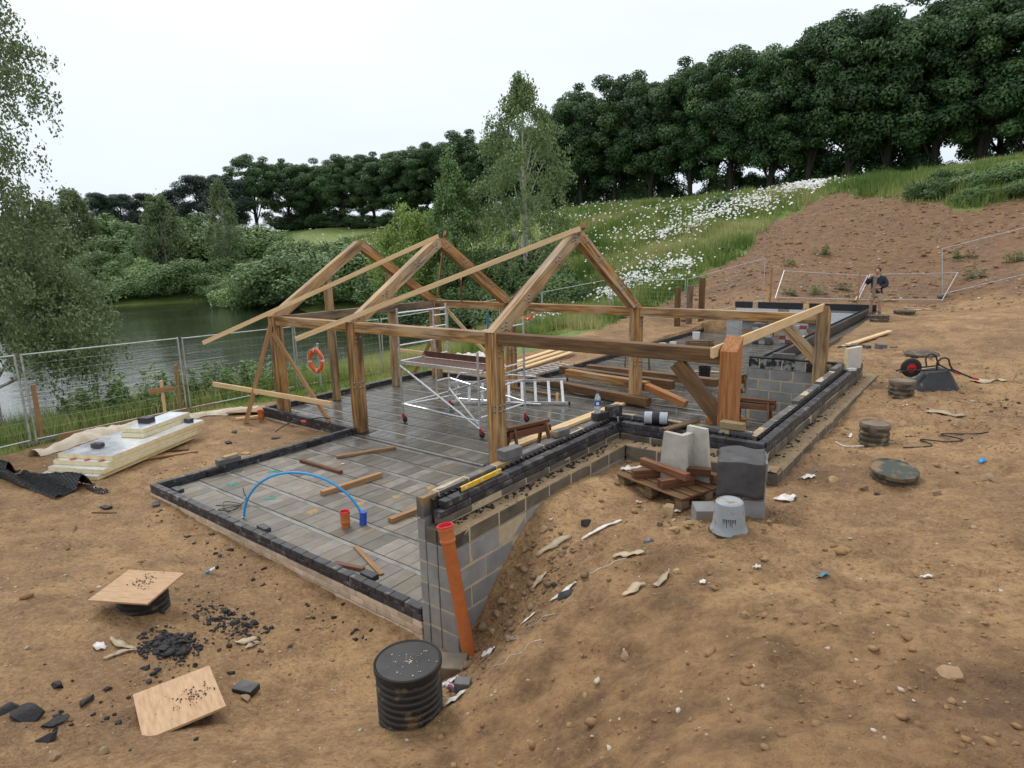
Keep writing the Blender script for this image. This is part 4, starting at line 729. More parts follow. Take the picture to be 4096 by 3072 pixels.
for i, (x, y, r) in enumerate(SM): smear(x, y, r, SMEAR, 'sand_smear', 'splat of sandy mortar on the front slab, %s from the front wall' % ORD[i], 'mortar splat', sx=.8)
for i, (x, y) in enumerate(((-5.45, 1.72), (-5.42, .95), (-4.35, .95))):
    q = MB()
    for k in range(4): a = rnd(0, 6.3); q.tube([(x+rnd(-.1, .1), y+rnd(-.1, .1), .003), (x+rnd(-.1, .1), y+rnd(-.1, .1), .0035), (x+rnd(-.12, .12), y+rnd(-.12, .12), .003)], .008, 4)
    tag(q.build('paint_mark', TEAL), ('teal spray mark on the front slab, farthest of three', 'teal spray mark on the front slab near the left corner', 'small teal spray mark beside the blue pipe')[i], 'paint mark')

# ------------------------------------------------------------------ timber frame
random.seed(24)
HE = 2.327; HB = .207; XS = (-9.02, -6.17, -2.43, 1.56); YN, YF = 4.2, 9.4; YM = 6.8
fr = thing('timber_building', 'oak post and beam frame with three open roof trusses', 'building', (-4, 6.8, 0))
def post(x, y, mat, wx=.24, wy=.2, top=HE, dbl=True):
    # two timbers side by side with a dark joint
    if dbl:
        for s in (-1, 1): V, F = cbox(wx/2-.004, wy, top, .006, .003); put('post', pm('post', V, F, mat=mat), fr, T(x+s*wx/4, y, top/2))
    else: V, F = cbox(wx, wy, top, .008, .003); put('post', pm('post', V, F, mat=mat), fr, T(x, y, top/2))
def vpost(x, y, mat, wx, wy, top, dbl):
    # timber length along local X so that the grain runs up
    R90 = Matrix.Rotation(-PI/2, 4, 'Y')
    if dbl:
        for s in (-1, 1): V, F = cbox(top, wy, wx/2-.004, .006, .003); put('post', pm('post', V, F, mat=mat), fr, T(x+s*wx/4, y, top/2+.004) @ R90)
    else: V, F = cbox(top, wy, wx, .008, .003); put('post', pm('post', V, F, mat=mat), fr, T(x, y, top/2+.004) @ R90)
for i, x in enumerate(XS[:3]):
    vpost(x, YN, OAK, .25, .22, HE-.004, True); vpost(x, YF, OAK, .25, .22, HE-.004, True)
for (y, sg, mat) in ((YN, 1, OAKRED), (YF, -1, OAKPALE)):      # right hand posts with cut tops
    q = MB(); y0, y1 = y-.11*sg, y+.11*sg; q.prism([(0, y0), (HE-.02, y0), (HE+.16, y1), (0, y1)], .22)
    # local: X up (grain), Y along world Y, Z along world X
    m = Matrix(((0, 0, 1, XS[3]), (0, 1, 0, 0), (1, 0, 0, 0), (0, 0, 0, 1))); q.build('post', mat, fr, m)
def beam(name, p0, p1, wd, ht, mat, c=.008): return bar(name, p0, p1, wd, ht, mat, fr, 0, c, 0, .003)
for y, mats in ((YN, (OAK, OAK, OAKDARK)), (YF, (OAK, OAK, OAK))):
    for i in range(3): beam('eave_beam', (XS[i]+.128, y, HE-HB/2), (XS[i+1]-(.128 if i < 2 else .113), y, HE-HB/2), .17, HB-.004, mats[i])
beam('tie_beam', (XS[0], YN+.115, HE-HB/2-.004), (XS[0], YF-.115, HE-HB/2-.004), .16, HB-.01, OAKGREY)
slope = (4.08-HE)/(YM-4.06)
for i, x in enumerate(XS[:3]):
    for sg, mat in ((1, (OAKPALE, OAKPALE, OAKPALE)[i]), (-1, (OAK, OAK, OAK)[i])):
        y0 = YM-sg*(YM-4.06)
        p0 = Vector((x, y0, HE+.003)); ang = math.atan(slope); L = (YM-4.06)/math.cos(ang); dv = .24/math.cos(ang)
        # outline in the (along slope, across) plane
        def loc(dy, z): return (dy*math.cos(ang)+z*math.sin(ang), -dy*math.sin(ang)+z*math.cos(ang))
        P = [(0, 0), (YM-4.06-.10, slope*(YM-4.06-.10)), (YM-4.06-.002, slope*(YM-4.06-.10)), (YM-4.06-.002, slope*(YM-4.06)-dv), (dv/slope, 0)]
        q = MB(); q.prism([loc(*p) for p in P], .17)
        ex = Vector((0, sg*math.cos(ang), math.sin(ang))); ey = Vector((0, -sg*math.sin(ang), math.cos(ang))); ez = ex.cross(ey)
        m = Matrix((ex, ey, ez)).transposed().to_4x4(); m.translation = p0; q.build('rafter', mat, fr, m)
for (x, y, top) in ((-9.1, 5.78, 3.18), (-9.1, 7.80, 3.20)):
    top = HE+slope*((y-4.06) if y < YM else (2*YM-4.06-y))-.27; vpost(x, y, OAKPALE, .16, .16, top, False)
for (x, y) in ((XS[0], YN), (XS[1], YN), (XS[2], YN), (XS[2], YF)): put('damp_proof_pad', boxmesh(.46, .40, .006, BLACKP, .002, .006), fr, T(x+.04, y, .004) @ Matrix.Rotation(.2, 4, 'Z'))
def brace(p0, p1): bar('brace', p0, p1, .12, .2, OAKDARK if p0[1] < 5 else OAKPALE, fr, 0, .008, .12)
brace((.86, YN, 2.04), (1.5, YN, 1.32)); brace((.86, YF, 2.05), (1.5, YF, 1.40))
BOLT = MB().lathe([(.0, .022), (.014, .02), (.022, .012), (.024, 0)], 8).mesh('bolt', flat('bolt_steel', (.30, .31, .33), .35, .9), True); RY = Matrix.Rotation(PI/2, 4, 'Y'); RX = Matrix.Rotation(PI/2, 4, 'X')
def bolts(x, y, z, pts, face='x', ang=0):
    for (a, c) in pts:
        a2, c2 = a*math.cos(ang)-c*math.sin(ang), a*math.sin(ang)+c*math.cos(ang)
        put('bolt', BOLT, fr, (T(x, y+a2, z+c2) @ RY) if face == 'x' else (T(x+a2, y, z+c2) @ RX))
Q4 = [(-.07, .045), (.07, .045), (0, -.05), (.03, .0)]
for x in XS[1:3]:
    for f in (.12, .36, .72, .93):
        for sg in (1, -1):
            d = (YM-4.06)*f; y = YM-sg*(YM-4.06-d); z = HE+slope*d-.14; bolts(x+.086, y, z, Q4, 'x', sg*math.atan(slope))
    for y in (YN, YF):
        bolts(x+.127, y, 1.98, [(-.05, .03), (.05, .03), (-.05, -.06)]); bolts(x+.127, y, 1.02, [(-.05, .05), (.05, .05), (-.05, -.05), (.05, -.05)]) 
        bolts(x, y-.112, 1.02, [(.05, .05), (.05, -.05)], 'y')
for k, x in enumerate(XS[1:3]): put('ridge_plate', boxmesh(.3, .16, .012, BLACKP, .003), fr, T(x, YM, 4.02+.012))

# temporary battens: each one a thing of its own
def batten(label, p0, p1, wd=.045, ht=.09, mat=None, name='batten', group='temporary battens', roll=0, cat='batten'):
    return tag(bar(name, p0, p1, wd, ht, mat or PINE, None, roll, .004), label, cat, group)
def lerp(a, b2, t_): return tuple(a[i]+(b2[i]-a[i])*t_ for i in range(3))
a0, a1 = (-6.10, 6.68, 4.02), (-9.04, 4.0, 2.38); batten('long pale batten from the middle truss apex down past the left truss foot', lerp(a0, a1, 1.37), lerp(a0, a1, -.01), .05, .10)
a0, a1 = (-2.32, 6.68, 4.03), (-6.15, 3.98, 2.38); batten('long pale batten from the right truss apex down past the middle truss foot', lerp(a0, a1, 1.22), lerp(a0, a1, -.01), .05, .10)
batten('pale batten slanting between the tops of the two right hand posts', (1.40, 3.93, 2.30), (1.55, 9.36, 2.45), .045, .14)
batten('wooden prop leaning out from the leftmost post to the ground', (-9.36, 3.4, -.1), (-8.98, 4.06, 2.16), .05, .1, PINEWET)
batten('wooden prop slanting from the leftmost post down to the slab', (-8.9, 4.05, 1.95), (-6.9, 3.95, .15), .05, .1, PINEWET)
batten('horizontal batten nailed across the two props at the leftmost post', (-11.0, 3.55, .62), (-6.45, 3.72, .66), .05, .11, PINE)
batten('brown batten from the middle truss apex down the far slope to the left truss foot', (-8.95, 9.5, 2.45), (-6.05, 6.9, 4.12), .05, .10, PINEWET)
batten('short brown strut on the far eave beam behind the middle truss', (-7.9, 9.38, 2.34), (-6.9, 8.3, 3.02), .05, .1, PINEWET)
batten('brown batten from the right truss apex down the far slope to the middle truss foot', (-6.1, 9.5, 2.45), (-2.3, 6.88, 4.12), .05, .10, PINEWET)
batten('pale diagonal prop from the far left post down behind the scaffold', (-8.75, 9.5, 2.15), (-6.9, 10.2, .05), .05, .1, PINE)
batten('pale batten nailed low on the far left post', (-10.6, 9.2, .75), (-8.5, 9.6, .62), .05, .1, PINE)
batten('brown prop slanting from the low batten at the far left post', (-9.9, 9.2, .0), (-8.9, 9.5, 1.6), .05, .1, PINEWET)

# ------------------------------------------------------------------ fences
random.seed(31)
def fence_panel(label, p0, p1, t0, t1, group, foot=True, name='fence_panel'):
    """p0,p1 bottom corners, t0,t1 top corners"""
    p0, p1, t0, t1 = [Vector(q) for q in (p0, p1, t0, t1)]; t = thing(name, label, 'fence', tuple(p0), group)
    for a, b2 in ((p0, t0), (p1, t1)): MB().tube([a, b2], .021, 8).build('post', GALV, t, smooth=True)
    for f in (.04, .985): MB().tube([p0.lerp(t0, f), p1.lerp(t1, f)], .017, 6).build('rail', GALV, t, smooth=True)
    w_ = MB(); q = lambda u, v_: p0.lerp(p1, u).lerp(t0.lerp(t1, u), v_)
    n_ = int((p1-p0).length/.17)
    for i in range(1, n_): w_.tube([q(i/n_, .04), q(i/n_, .985)], .0008, 3, False)
    for j in range(1, 9): w_.tube([q(0, .04+j*.105), q(1, .04+j*.105)], .0014, 3, False)
    o = w_.build('wire_mesh', GALV, t); o['kind'] = 'stuff'
    if foot: put('foot', boxmesh(.6, .2, .12, BLOCKM, .02, .006), t, T(p0.x, p0.y, gz1(p0.x, p0.y)+.03) @ Matrix.Rotation(rnd(-.3, .3)+PI/2, 4, 'Z'))
    return t
def up(x, y, dz=0): return (x, y, gz1(x, y)+dz)
FL = [(-10.9, -3.6), (-11.3, -.17), (-11.72, 3.2), (-12.1, 6.62), (-12.3, 10.05), (-12.45, 13.5), (-12.6, 16.95), (-12.9, 20.4), (-10.7, 23.1), (-7.4, 24.2), (-4.0, 24.6)]
FLAB = ['wire fence panel before the water at the left edge', 'wire fence panel behind the insulation boards', 'wire fence panel behind the small wooden cross', 'wire fence panel behind the near orange life ring', 'wire fence panel seen through the scaffold tower', 'wire fence panel behind the far left corner post', 'wire fence panel behind the far wall, beside the blue post', 'wire fence panel behind the far orange life ring', 'wire fence panel in front of the daisies', 'wire fence panel behind the upright sleepers']
for i in range(10):
    a, b2 = FL[i], FL[i+1]; h = 1.88
    d = (Vector(b2)-Vector(a)).normalized()*.05; A0 = up(a[0]+d.x, a[1]+d.y, .05); B0 = up(b2[0]-d.x, b2[1]-d.y, .05); ln = rnd(-.04, .04)
    fence_panel(FLAB[i], A0, B0, (A0[0]+ln, A0[1], A0[2]+h), (B0[0]+ln, B0[1], B0[2]+h), 'wire fence panels round the site', True)
fence_panel('collapsed wire fence panel lying back on the brown bank, left one', (-3.61, 24.9, gz1(-3.6, 24.9)+.08), (-.6, 25.6, gz1(-.6, 25.6)+.08), (-3.75, 26.6, 2.55), (-.5, 27.4, 2.3), 'collapsed fence panels', False)
fence_panel('collapsed wire fence panel lying back on the brown bank behind the man', (-.5, 25.5, gz1(-.5, 25.5)+.1), (2.3, 26.9, gz1(2.3, 26.9)+.06), (-.42, 27.5, 2.35), (2.6, 29.3, 2.35), 'collapsed fence panels', False)
fence_panel('upright wire fence panel at the foot of the bank at the right edge', (2.25, 27.68, gz1(2.25, 27.68)+.04), (6.2, 29.4, gz1(6.2, 29.4)+.04), (2.05, 27.75, gz1(2.25, 27.68)+1.98), (6.1, 29.5, gz1(6.2, 29.4)+2.0), 'wire fence panels round the site')
def stake(label, x, y, h, mat=PINEWET, s=.075, lean=0, name='stake', grp='fence stakes'):
    z = gz1(x, y); return tag(bar(name, (x, y, z-.15), (x+lean, y+.02, z+h), s, s, mat), label, 'stake', grp)
stake('brown timber stake tied to the leftmost fence post', -11.42, .0, 1.25); stake('brown timber stake tied to the second fence post', -11.82, 3.05, 1.25); stake('thin stake at the foot of the brown bank right of the sleepers', -3.7, 24.45, 1.5, PINEWET, .06); stake('thin stake left of the man at the foot of the bank', -.45, 25.2, 1.4, PINEWET, .06); stake('thin stake among the daisies by the fence', -7.3, 24.4, 1.5, PINEWET, .06); stake('short stake by the far fence in the grass', -10.2, 23.4, .8, PINEWET, .06)
tag(bar('edging_board', up(-11.25, .25, .02), up(-11.75, 3.9, .02), .03, .22, PINEWET), 'long brown edging board on the ground along the fence', 'board')
BLUEPOST = flat('blue_paint', (.03, .14, .36), .5); q = MB(); q.tube([up(-12.2, 15.6, -.1), up(-12.2, 15.6, 1.35)], .05, 10); q.tube([up(-12.2, 15.6, .75), up(-12.2, 15.9, .75)], .035, 8); tag(q.build('blue_post', BLUEPOST, smooth=True), 'blue painted post at the far fence', 'post')
# life rings
def life_ring(label, x, y, zc, rz, plab):
    t = thing('life_ring', label, 'life ring', (x, y, zc), 'orange life rings', rz); M0 = Matrix.Rotation(PI/2, 4, 'X')
    q = MB(); R0, r0 = .285, .068; V = []; F = []; a_, b2 = 40, 10
    for i in range(a_):
        for j in range(b2): k = R0+r0*math.cos(2*PI*j/b2); V.append((k*math.cos(2*PI*i/a_), k*math.sin(2*PI*i/a_)*1.06, r0*.75*math.sin(2*PI*j/b2)))
    for i in range(a_):
        for j in range(b2): F.append((i*b2+j, ((i+1) % a_)*b2+j, ((i+1) % a_)*b2+(j+1) % b2, i*b2+(j+1) % b2))
    q.add(V, F); put('ring', q.mesh('ring', ORNG, True), t, M0, world=False)
    for k in range(4):
        s = MB(); a = PI/4*0+k*PI/2+.1; pts = [(R0*math.cos(a+d), R0*1.06*math.sin(a+d), 0) for d in (-.09, 0, .09)]; s.tube(pts, .0725, 12, False); put('band', s.mesh('band', SILV, True), t, M0 @ Matrix.Diagonal((1, 1, .8, 1)), world=False)
    s = MB(); pts = [((R0+.085+.03*math.sin(i*.9))*math.cos(i*.16), (R0+.085+.03*math.sin(i*.9))*1.06*math.sin(i*.16), .03) for i in range(40)]; s.tube(pts, .007, 5); put('rope', s.mesh('rope', WHITEP, True), t, M0, world=False)
    z = gz1(x, y); pz = MB(); ax = Vector((math.sin(rz), -math.cos(rz), 0))*-.09; pz.tube([(x+ax.x, y+ax.y, z-.2), (x+ax.x, y+ax.y, zc+.5)], .035, 8); tag(pz.build('ring_post', GALV, smooth=True), plab, 'post', 'life ring posts')
life_ring('orange life ring hanging on a post by the lake, near the middle post', -11.28, 6.75, .70, .05, 'steel post carrying the near life ring'); life_ring('orange life ring on a post by the far fence, seen under the right truss', -13.4, 19.9, .85, .15, 'steel post carrying the far life ring')
# small wooden cross
t = thing('profile_cross', 'small wooden cross of two nailed boards by the fence', 'marker', up(-11.05, 2.35)); z = gz1(-11.05, 2.35)
bar('stake', (-11.05, 2.35, z-.1), (-11.02, 2.35, z+1.0), .06, .06, PINE, t); bar('cross_board', (-11.22, 2.13, z+.74), (-10.75, 2.51, z+.82), .025, .12, PINEWET, t)
# white sheeting along the fence and by the far wall
def sheetmesh(name, path, wd, mat, seed, amp=.10, n_=60, m_=10):
    V = []; F = []; P = [Vector((*p, 0)) for p in path]; L = [0]
    for i in range(len(P)-1): L.append(L[-1]+(P[i+1]-P[i]).length)
    for i in range(n_+1):
        s = L[-1]*i/n_; k = max(j for j in range(len(L)-1) if L[j] <= s+1e-6); f = (s-L[k])/(L[k+1]-L[k]); c = P[k].lerp(P[k+1], f); d = (P[k+1]-P[k]).normalized(); nn = Vector((-d.y, d.x, 0)); ww = wd*(.55+.6*abs(math.sin(s*1.3+seed)))
        for j in range(m_+1):
            u = j/m_-.5; p = c+nn*(u*ww); h = gz1(p.x, p.y)+.012+amp*max(0, 1-(2*u)**2)*(.5+.5*float(fbm(np.array([s*2.0]), np.array([u*2+seed]), 1.5, 3, seed)[0])+.45)+.02*float(fbm(np.array([p.x]), np.array([p.y]), 6, 2, seed)[0])
            V.append((p.x, p.y, h))
    for i in range(n_):
        for j in range(m_): a = i*(m_+1)+j; F.append((a, a+1, a+m_+2, a+m_+1))
    q = MB(); q.add(V, F); return q.mesh(name, mat, True)
tag(put('white_sheeting', sheetmesh('white_sheeting', [(-10.1, -.5), (-10.6, .5), (-10.95, 1.6), (-11.0, 2.6)], .5, SHEET, 3, .14)), 'crumpled cream sheeting behind the insulation boards', 'sheeting', 'cream sheeting')
tag(put('white_sheeting', sheetmesh('white_sheeting', [(-11.0, 2.8), (-10.6, 3.6), (-10.15, 4.4)], .4, SHEET, 4, .09)), 'cream sheeting on the ground left of the leftmost post', 'sheeting', 'cream sheeting')
tag(put('white_sheeting', sheetmesh('white_sheeting', [(-9.85, 4.6), (-9.9, 6.5), (-9.95, 9.5)], .35, SHEET, 5, .12)), 'cream sheeting outside the lake side wall', 'sheeting', 'cream sheeting')
tag(put('white_sheeting', sheetmesh('white_sheeting', [(-10.6, 11.3), (-9.9, 11.8), (-9.1, 12.3)], .9, PAPER, 6, .42)), 'heap of white sheeting behind the scaffold tower', 'sheeting', 'cream sheeting')
# insulation boards
random.seed(33)
LD = Vector((-.44, .898, 0)); SD = Vector((-.898, -.44, 0)); IA = math.atan2(LD.y, LD.x)
def iboard(label, c, L, wd, th, z, rot=0, tilt=0):
    t = thing('insulation_board', label, 'insulation board', (c.x, c.y, z), 'stack of insulation boards'); m = T(c.x, c.y, z+th/2) @ Matrix.Rotation(IA+rot, 4, 'Z') @ Matrix.Rotation(tilt, 4, 'Y')
    put('foam_core', boxmesh(L, wd, th-.004, FOAM, .003, .002), t, m)
    put('foil_facing', boxmesh(L-.004, wd-.004, .003, FOIL, .001), t, m @ T(0, 0, th/2)); return t
c0 = Vector((-7.6, -.02, 0))+LD*1.2+SD*.6; zg = .02
for i, (o, s, lab) in enumerate(((-.30, .05, 'lowest insulation board of the big stack'), (-.2, .0, 'second insulation board from the ground in the big stack'), (-.06, .03, 'third insulation board from the ground, with red print'), (.05, .02, 'broad top insulation board carrying two grey blocks'))):
    iboard(lab, c0+LD*o+SD*s, 2.35, 1.15, .078, zg+i*.081, rnd(-.015, .015), -.012)
iboard('lower of two half width insulation boards on the big stack', c0+LD*.55-SD*.02, 1.35, .5, .078, zg+.326, .03); iboard('topmost half width insulation board of the big stack', c0+LD*.58-SD*.0, 1.3, .48, .078, zg+.406, .015)
REDINK = flat('red_print', (.55, .06, .06), .6); q = MB()
for i in range(3): p = c0+LD*(-1.17)+SD*(-.35+i*.3); q.add([(p.x+math.cos(a)*.05, p.y+math.sin(a)*.05, zg+.2425) for a in np.linspace(0, 6.28, 12)[:-1]], [tuple(range(11))])
q.build('print_mark', REDINK, [o for o in bpy.data.objects if o.get('label') == 'third insulation board from the ground, with red print'][0])
def loose(label, x, y, z, L=.215, wd=.1025, h=.065, mat=None, rz=0, name='brick', cat='brick', group='loose bricks', tilt=0):
    return tag(put(name, boxmesh(L, wd, h, mat or BRICK, .005, .003), None, T(x, y, z+h/2) @ Matrix.Rotation(rz, 4, 'Z') @ Matrix.Rotation(tilt, 4, 'X')), label, cat, group)
p = c0+LD*-.75+SD*.12; loose('grey block on the near end of the insulation stack', p.x, p.y, zg+.328, .2, .12, .075, rz=.5); p = c0+LD*1.0+SD*-.38; loose('small grey block on the far end of the insulation stack', p.x, p.y, zg+.328, .16, .11, .09, rz=.2); p = c0+LD*.38+SD*.06; loose('dark brick pair on the topmost insulation boards', p.x, p.y, zg+.486, .26, .18, .11, rz=.4)
# black dimpled sheets
def dimple_sheet(label, pts, seed, nx_=46, ny_=30, amp=.12, fr_=1.0):
    """a wavy sheet through four corners, with raised dimples"""
    p = [Vector((*q, 0)) for q in pts]; V = []; F = []; DF = []
    def P(u, v_):
        c = p[0].lerp(p[1], u).lerp(p[3].lerp(p[2], u), v_); h = gz1(c.x, c.y)+.02+amp*max(0, math.sin(u*9*fr_+seed)*.6+math.sin(v_*4+u*4+seed)*.4)*(u*(1-u)*4)**.3; return Vector((c.x, c.y, h))
    for i in range(nx_+1):
        for j in range(ny_+1): V.append(P(i/nx_, j/ny_))
    for i in range(nx_):
        for j in range(ny_): a = i*(ny_+1)+j; F.append((a, a+1, a+ny_+2, a+ny_+1))
    q = MB(); q.add([tuple(v) for v in V], F)
    for i in range(nx_):
        for j in range((i % 2), ny_, 2):
            c = P((i+.5)/nx_, (j+.5)/ny_); r_ = .017
            q.add([(c.x+r_*math.cos(k*PI/3), c.y+r_*math.sin(k*PI/3), c.z-.002) for k in range(6)]+[(c.x+r_*.6*math.cos(k*PI/3), c.y+r_*.6*math.sin(k*PI/3), c.z+.014) for k in range(6)], [(k, (k+1) % 6, 6+(k+1) % 6, 6+k) for k in range(6)]+[(6, 7, 8, 9, 10, 11)])
    return tag(put('dimpled_sheet', q.mesh('dimpled_sheet', BLACKP, True)), label, 'plastic sheet', 'black dimpled sheets')
dimple_sheet('wavy black dimpled plastic sheet on the soil, right one', [(-8.85, -1.32), (-8.8, -.85), (-7.25, -.42), (-7.1, -1.05)], 1.2, amp=.24); dimple_sheet('wavy black dimpled plastic sheet on the soil at the left edge', [(-10.5, -2.0), (-10.5, -1.5), (-9.1, -.95), (-8.8, -1.4)], 2.2, amp=.24); dimple_sheet('small black dimpled offcut at the tip of the right sheet', [(-7.2, -.6), (-7.15, -.45), (-6.85, -.35), (-6.87, -.5)], .4, 8, 5, .02)
# ------------------------------------------------------------------ scaffold tower
t = thing('scaffold_tower', 'aluminium scaffold tower on red castors standing on the slab', 'scaffold', (-4.8, 6, 0)); sx0, sx1, sy0, sy1 = -5.95, -3.7, 5.2, 6.7; random.seed(34)
def tub(name, a, b2, r=.024, mat=ALU, par=t): return MB().tube([a, b2], r, 8).build(name, mat, par, smooth=True)
for x, hs in ((sx0, (.42, .75, 1.05, 1.38, 1.72, 2.02, 2.27, 2.42)), (sx1, (.42, .95, 1.32, 2.14))):
    for y in (sy0, sy1): tub('standard', (x, y, .16), (x, y, 2.52 if x == sx0 else (2.3 if y == sy1 else 1.75)))
    if x == sx0:
        tub('standard', (x, sy1-.42, .3), (x, sy1-.42, 2.45)); 
        for h in hs: tub('rung', (x, sy0 if h in (.42, 1.38, 1.72, 2.02, 2.42) else sy1-.42, h), (x, sy1, h), .019)
    else:
        for h in hs: tub('rung', (x, sy0, h), (x, sy1, h), .019)
    for y in (sy0, sy1):
        c = thing_part = put('castor', MB().tube([(x, y, .13), (x, y, .2)], .03, 10).mesh('castor', REDW, True), t)
        w_ = MB(); w_.lathe([(.03, -.02), (.06, -.02), (.068, -.012), (.068, .012), (.06, .02), (.03, .02)], 16, T(x+.02, y+.03, .07) @ Matrix.Rotation(PI/2, 4, 'X')); put('wheel', w_.mesh('wheel', RUB, True), c); put('fork', boxmesh(.05, .07, .08, REDW, .008), c, T(x+.01, y+.02, .12))
tub('brace', (sx0, sy0, 1.28), (sx1, sy0, .2)); tub('brace', (sx0, sy1, .42), (sx1, sy1, 1.2)); tub('ledger', (sx0, sy0, .42), (sx1, sy0, .36)); tub('brace', (sx0, sy1, .5), (sx1, sy0, .25)); tub('ledger', (sx0, sy1, .75), (sx1, sy1, .45)); tub('brace', (sx0, sy0, .4), (sx0+.35, sy1, .4), .018)
put('platform', boxmesh(2.3, .62, .02, RUST, .003), t, T((sx0+sx1)/2, sy0+.42, 1.36)); 
for y in (sy0+.1, sy0+.74): put('platform_rail', boxmesh(2.32, .04, .08, ALU, .006), t, T((sx0+sx1)/2, y, 1.335))
for (y0, y1_, x_) in ((sy0, sy0, 0), (sy1-.3, sy1-.3, 0)): put('toe_board', boxmesh(2.28, .02, .14, RUST, .003), t, T((sx0+sx1)/2, sy0+.78, 1.43)) if y0 > sy0 else None
# ladder on its edge and ladder section behind
def ladder(label, a0, a1, b0, b1, n_):
    t = thing('ladder', label, 'ladder', tuple(a0), 'aluminium ladders'); a0, a1, b0, b1 = map(Vector, (a0, a1, b0, b1))
    for p, q in ((a0, a1), (b0, b1)):
        put('rail', pm('rail', *cbox((q-p).length, .03, .075, .005), mat=ALU), t, along(p, q)); put('end_cap', pm('end_cap', *cbox(.05, .036, .082, .005), mat=BLACKP), t, along(q, q+(q-p).normalized()*.03))
    for i in range(n_): f = (i+.6)/n_; p, q = a0.lerp(a1, f), b0.lerp(b1, f); put('rung', pm('rung', *cbox((q-p).length-.03, .07, .03, .005), mat=ALU), t, along(p, q))
ladder('aluminium ladder lying on its edge beside the scaffold', (-6.3, 7.0, .05), (-3.72, 8.48, .05), (-6.35, 7.1, .50), (-3.95, 8.75, .56), 9)
ladder('aluminium ladder section lying flat behind the scaffold by the far wall', (-6.0, 9.75, .22), (-6.0, 12.3, .2), (-6.5, 9.7, .24), (-6.5, 12.3, .22), 9)
q = MB(); q.tube([(-6.2, 7.3, .35), (-6.35, 7.35, .55), (-6.25, 7.45, .72), (-5.5, 7.7, .74), (-4.4, 8.1, .7)], .02, 8); q.tube([(-6.3, 7.4, .06), (-5.2, 7.7, .06), (-4.2, 8.0, .06)], .02, 8); tag(q.build('handrail_tube', ALU, smooth=True), 'bent aluminium handrail lying under the scaffold', 'tube')
# stacked oak beams on the slab
def obeam(label, p0, p1, wd, ht, mat=OAKDARK, group='oak beams stacked on the slab', name='oak_beam', cat='timber'): return tag(bar(name, p0, p1, wd, ht, mat, None, 0, .01), label, cat, group)
obeam('long dark oak beam lying behind the far right post', (-5.75, 9.9, .16), (-1.95, 9.15, .16), .2, .2); obeam('dark oak beam stacked on the lower beams behind the far right post', (-4.9, 10.25, .39), (-2.3, 9.8, .39), .2, .22, OAK); obeam('dark oak beam at the back of the stack', (-5.6, 11.0, .30), (-2.0, 10.6, .30), .2, .22); obeam('pale ended oak beam at the rear of the stack', (-5.3, 12.0, .22), (-1.3, 11.8, .22), .22, .2, OAKDARK); obeam('short oak beam with a bright cut end right of the far post', (-2.25, 9.62, .42), (-1.2, 9.5, .14), .2, .16, OAKRED)
batten('pale bearer under the oak beams, left one', (-6.2, 9.3, .03), (-4.4, 9.05, .03), .07, .05, PINEWET); batten('small bearer under the oak beams', (-4.6, 9.3, .03), (-4.0, 8.4, .03), .07, .05, PINEWET); batten('small bearer sticking out by the far right post', (-3.0, 9.6, .03), (-2.75, 9.0, .03), .07, .05, PINEWET)
batten('pale plank on the slab along the wall, left of the pair', (-2.86, 5.0, .03), (-2.74, 9.75, .03), .10, .05, PINE, 'plank', 'pale planks on the slab', cat='plank'); batten('pale plank on the slab along the wall, right of the pair', (-2.73, 4.9, .035), (-2.61, 9.7, .035), .11, .06, PINE, 'plank', 'pale planks on the slab', cat='plank')
for i in range(6): batten('pale plank in the pile beyond the far wall, %s from the lake side' % ORD[i], (-8.0+i*.16, 10.6+i*.15, .10+.05*(i % 2)), (-8.6+i*.22, 15.2-i*.1, .12+.05*(i % 2)), .14, .05, PINE, 'plank', 'pile of planks beyond the far wall', cat='plank')
# offcuts on the front slab
for lab, a, b2, wd, h, mt in (('brown timber offcut farthest back on the front slab', (-5.1, 2.77), (-4.63, 3.79), .07, .05, PINEWET), ('dark red timber offcut left of the blue pipe arch top', (-5.49, 2.28), (-4.35, 2.31), .07, .05, REDWOOD), ('brown timber offcut pair behind the blue pipe arch', (-3.76, 1.49), (-3.64, 2.58), .09, .08, PINEWET), ('short brown offcut against the retaining wall', (-2.1, 1.42), (-2.05, 1.98), .1, .07, PINEWET), ('thin pale lath on the front slab near the wall', (-1.89, .66), (-1.06, .38), .06, .025, PINEWET), ('short red brown offcut near the front low wall', (-1.73, .22), (-1.32, .33), .06, .04, REDWOOD)):
    batten(lab, (*a, h/2+.002), (*b2, h/2+.002), wd, h, mt, 'timber_offcut', 'timber offcuts on the front slab', cat='offcut')
batten('brown lath on the soil left of the slab', up(-8.15, .62, .02), up(-7.75, 1.5, .02), .1, .03, PINEWET, 'timber_offcut', 'timber scraps on the soil', cat='offcut'); batten('short dark lath on the soil left of the slab', up(-8.3, 1.15, .02), up(-8.0, 1.45, .02), .05, .02, OAKDARK, 'timber_offcut', 'timber scraps on the soil', cat='offcut'); batten('pale batten on the ground by the leftmost post', up(-9.72, 3.35, .03), up(-9.5, 3.9, .05), .07, .05, PINE, 'timber_offcut', 'timber scraps on the soil', cat='offcut')
tag(put('board', boxmesh(.9, .55, .02, PINEWET, .003), None, T(-10.2, 3.95, gz1(-10.2, 3.95)+.07) @ Matrix.Rotation(.7, 4, 'Z')), 'grey board under the foot of the leaning prop', 'board')
for i, (y, x) in enumerate(sorted((rnd(.4, 9), rnd(-6, -1)) for _ in range(14))):
    loose('pale wood chip on the slab, %s from the front wall' % ORD[i], x, y, .003, rnd(.03, .07), rnd(.02, .04), .012, PINE, rnd(0, 3), 'wood_chip', 'wood chip', 'wood chips scattered on the slab')
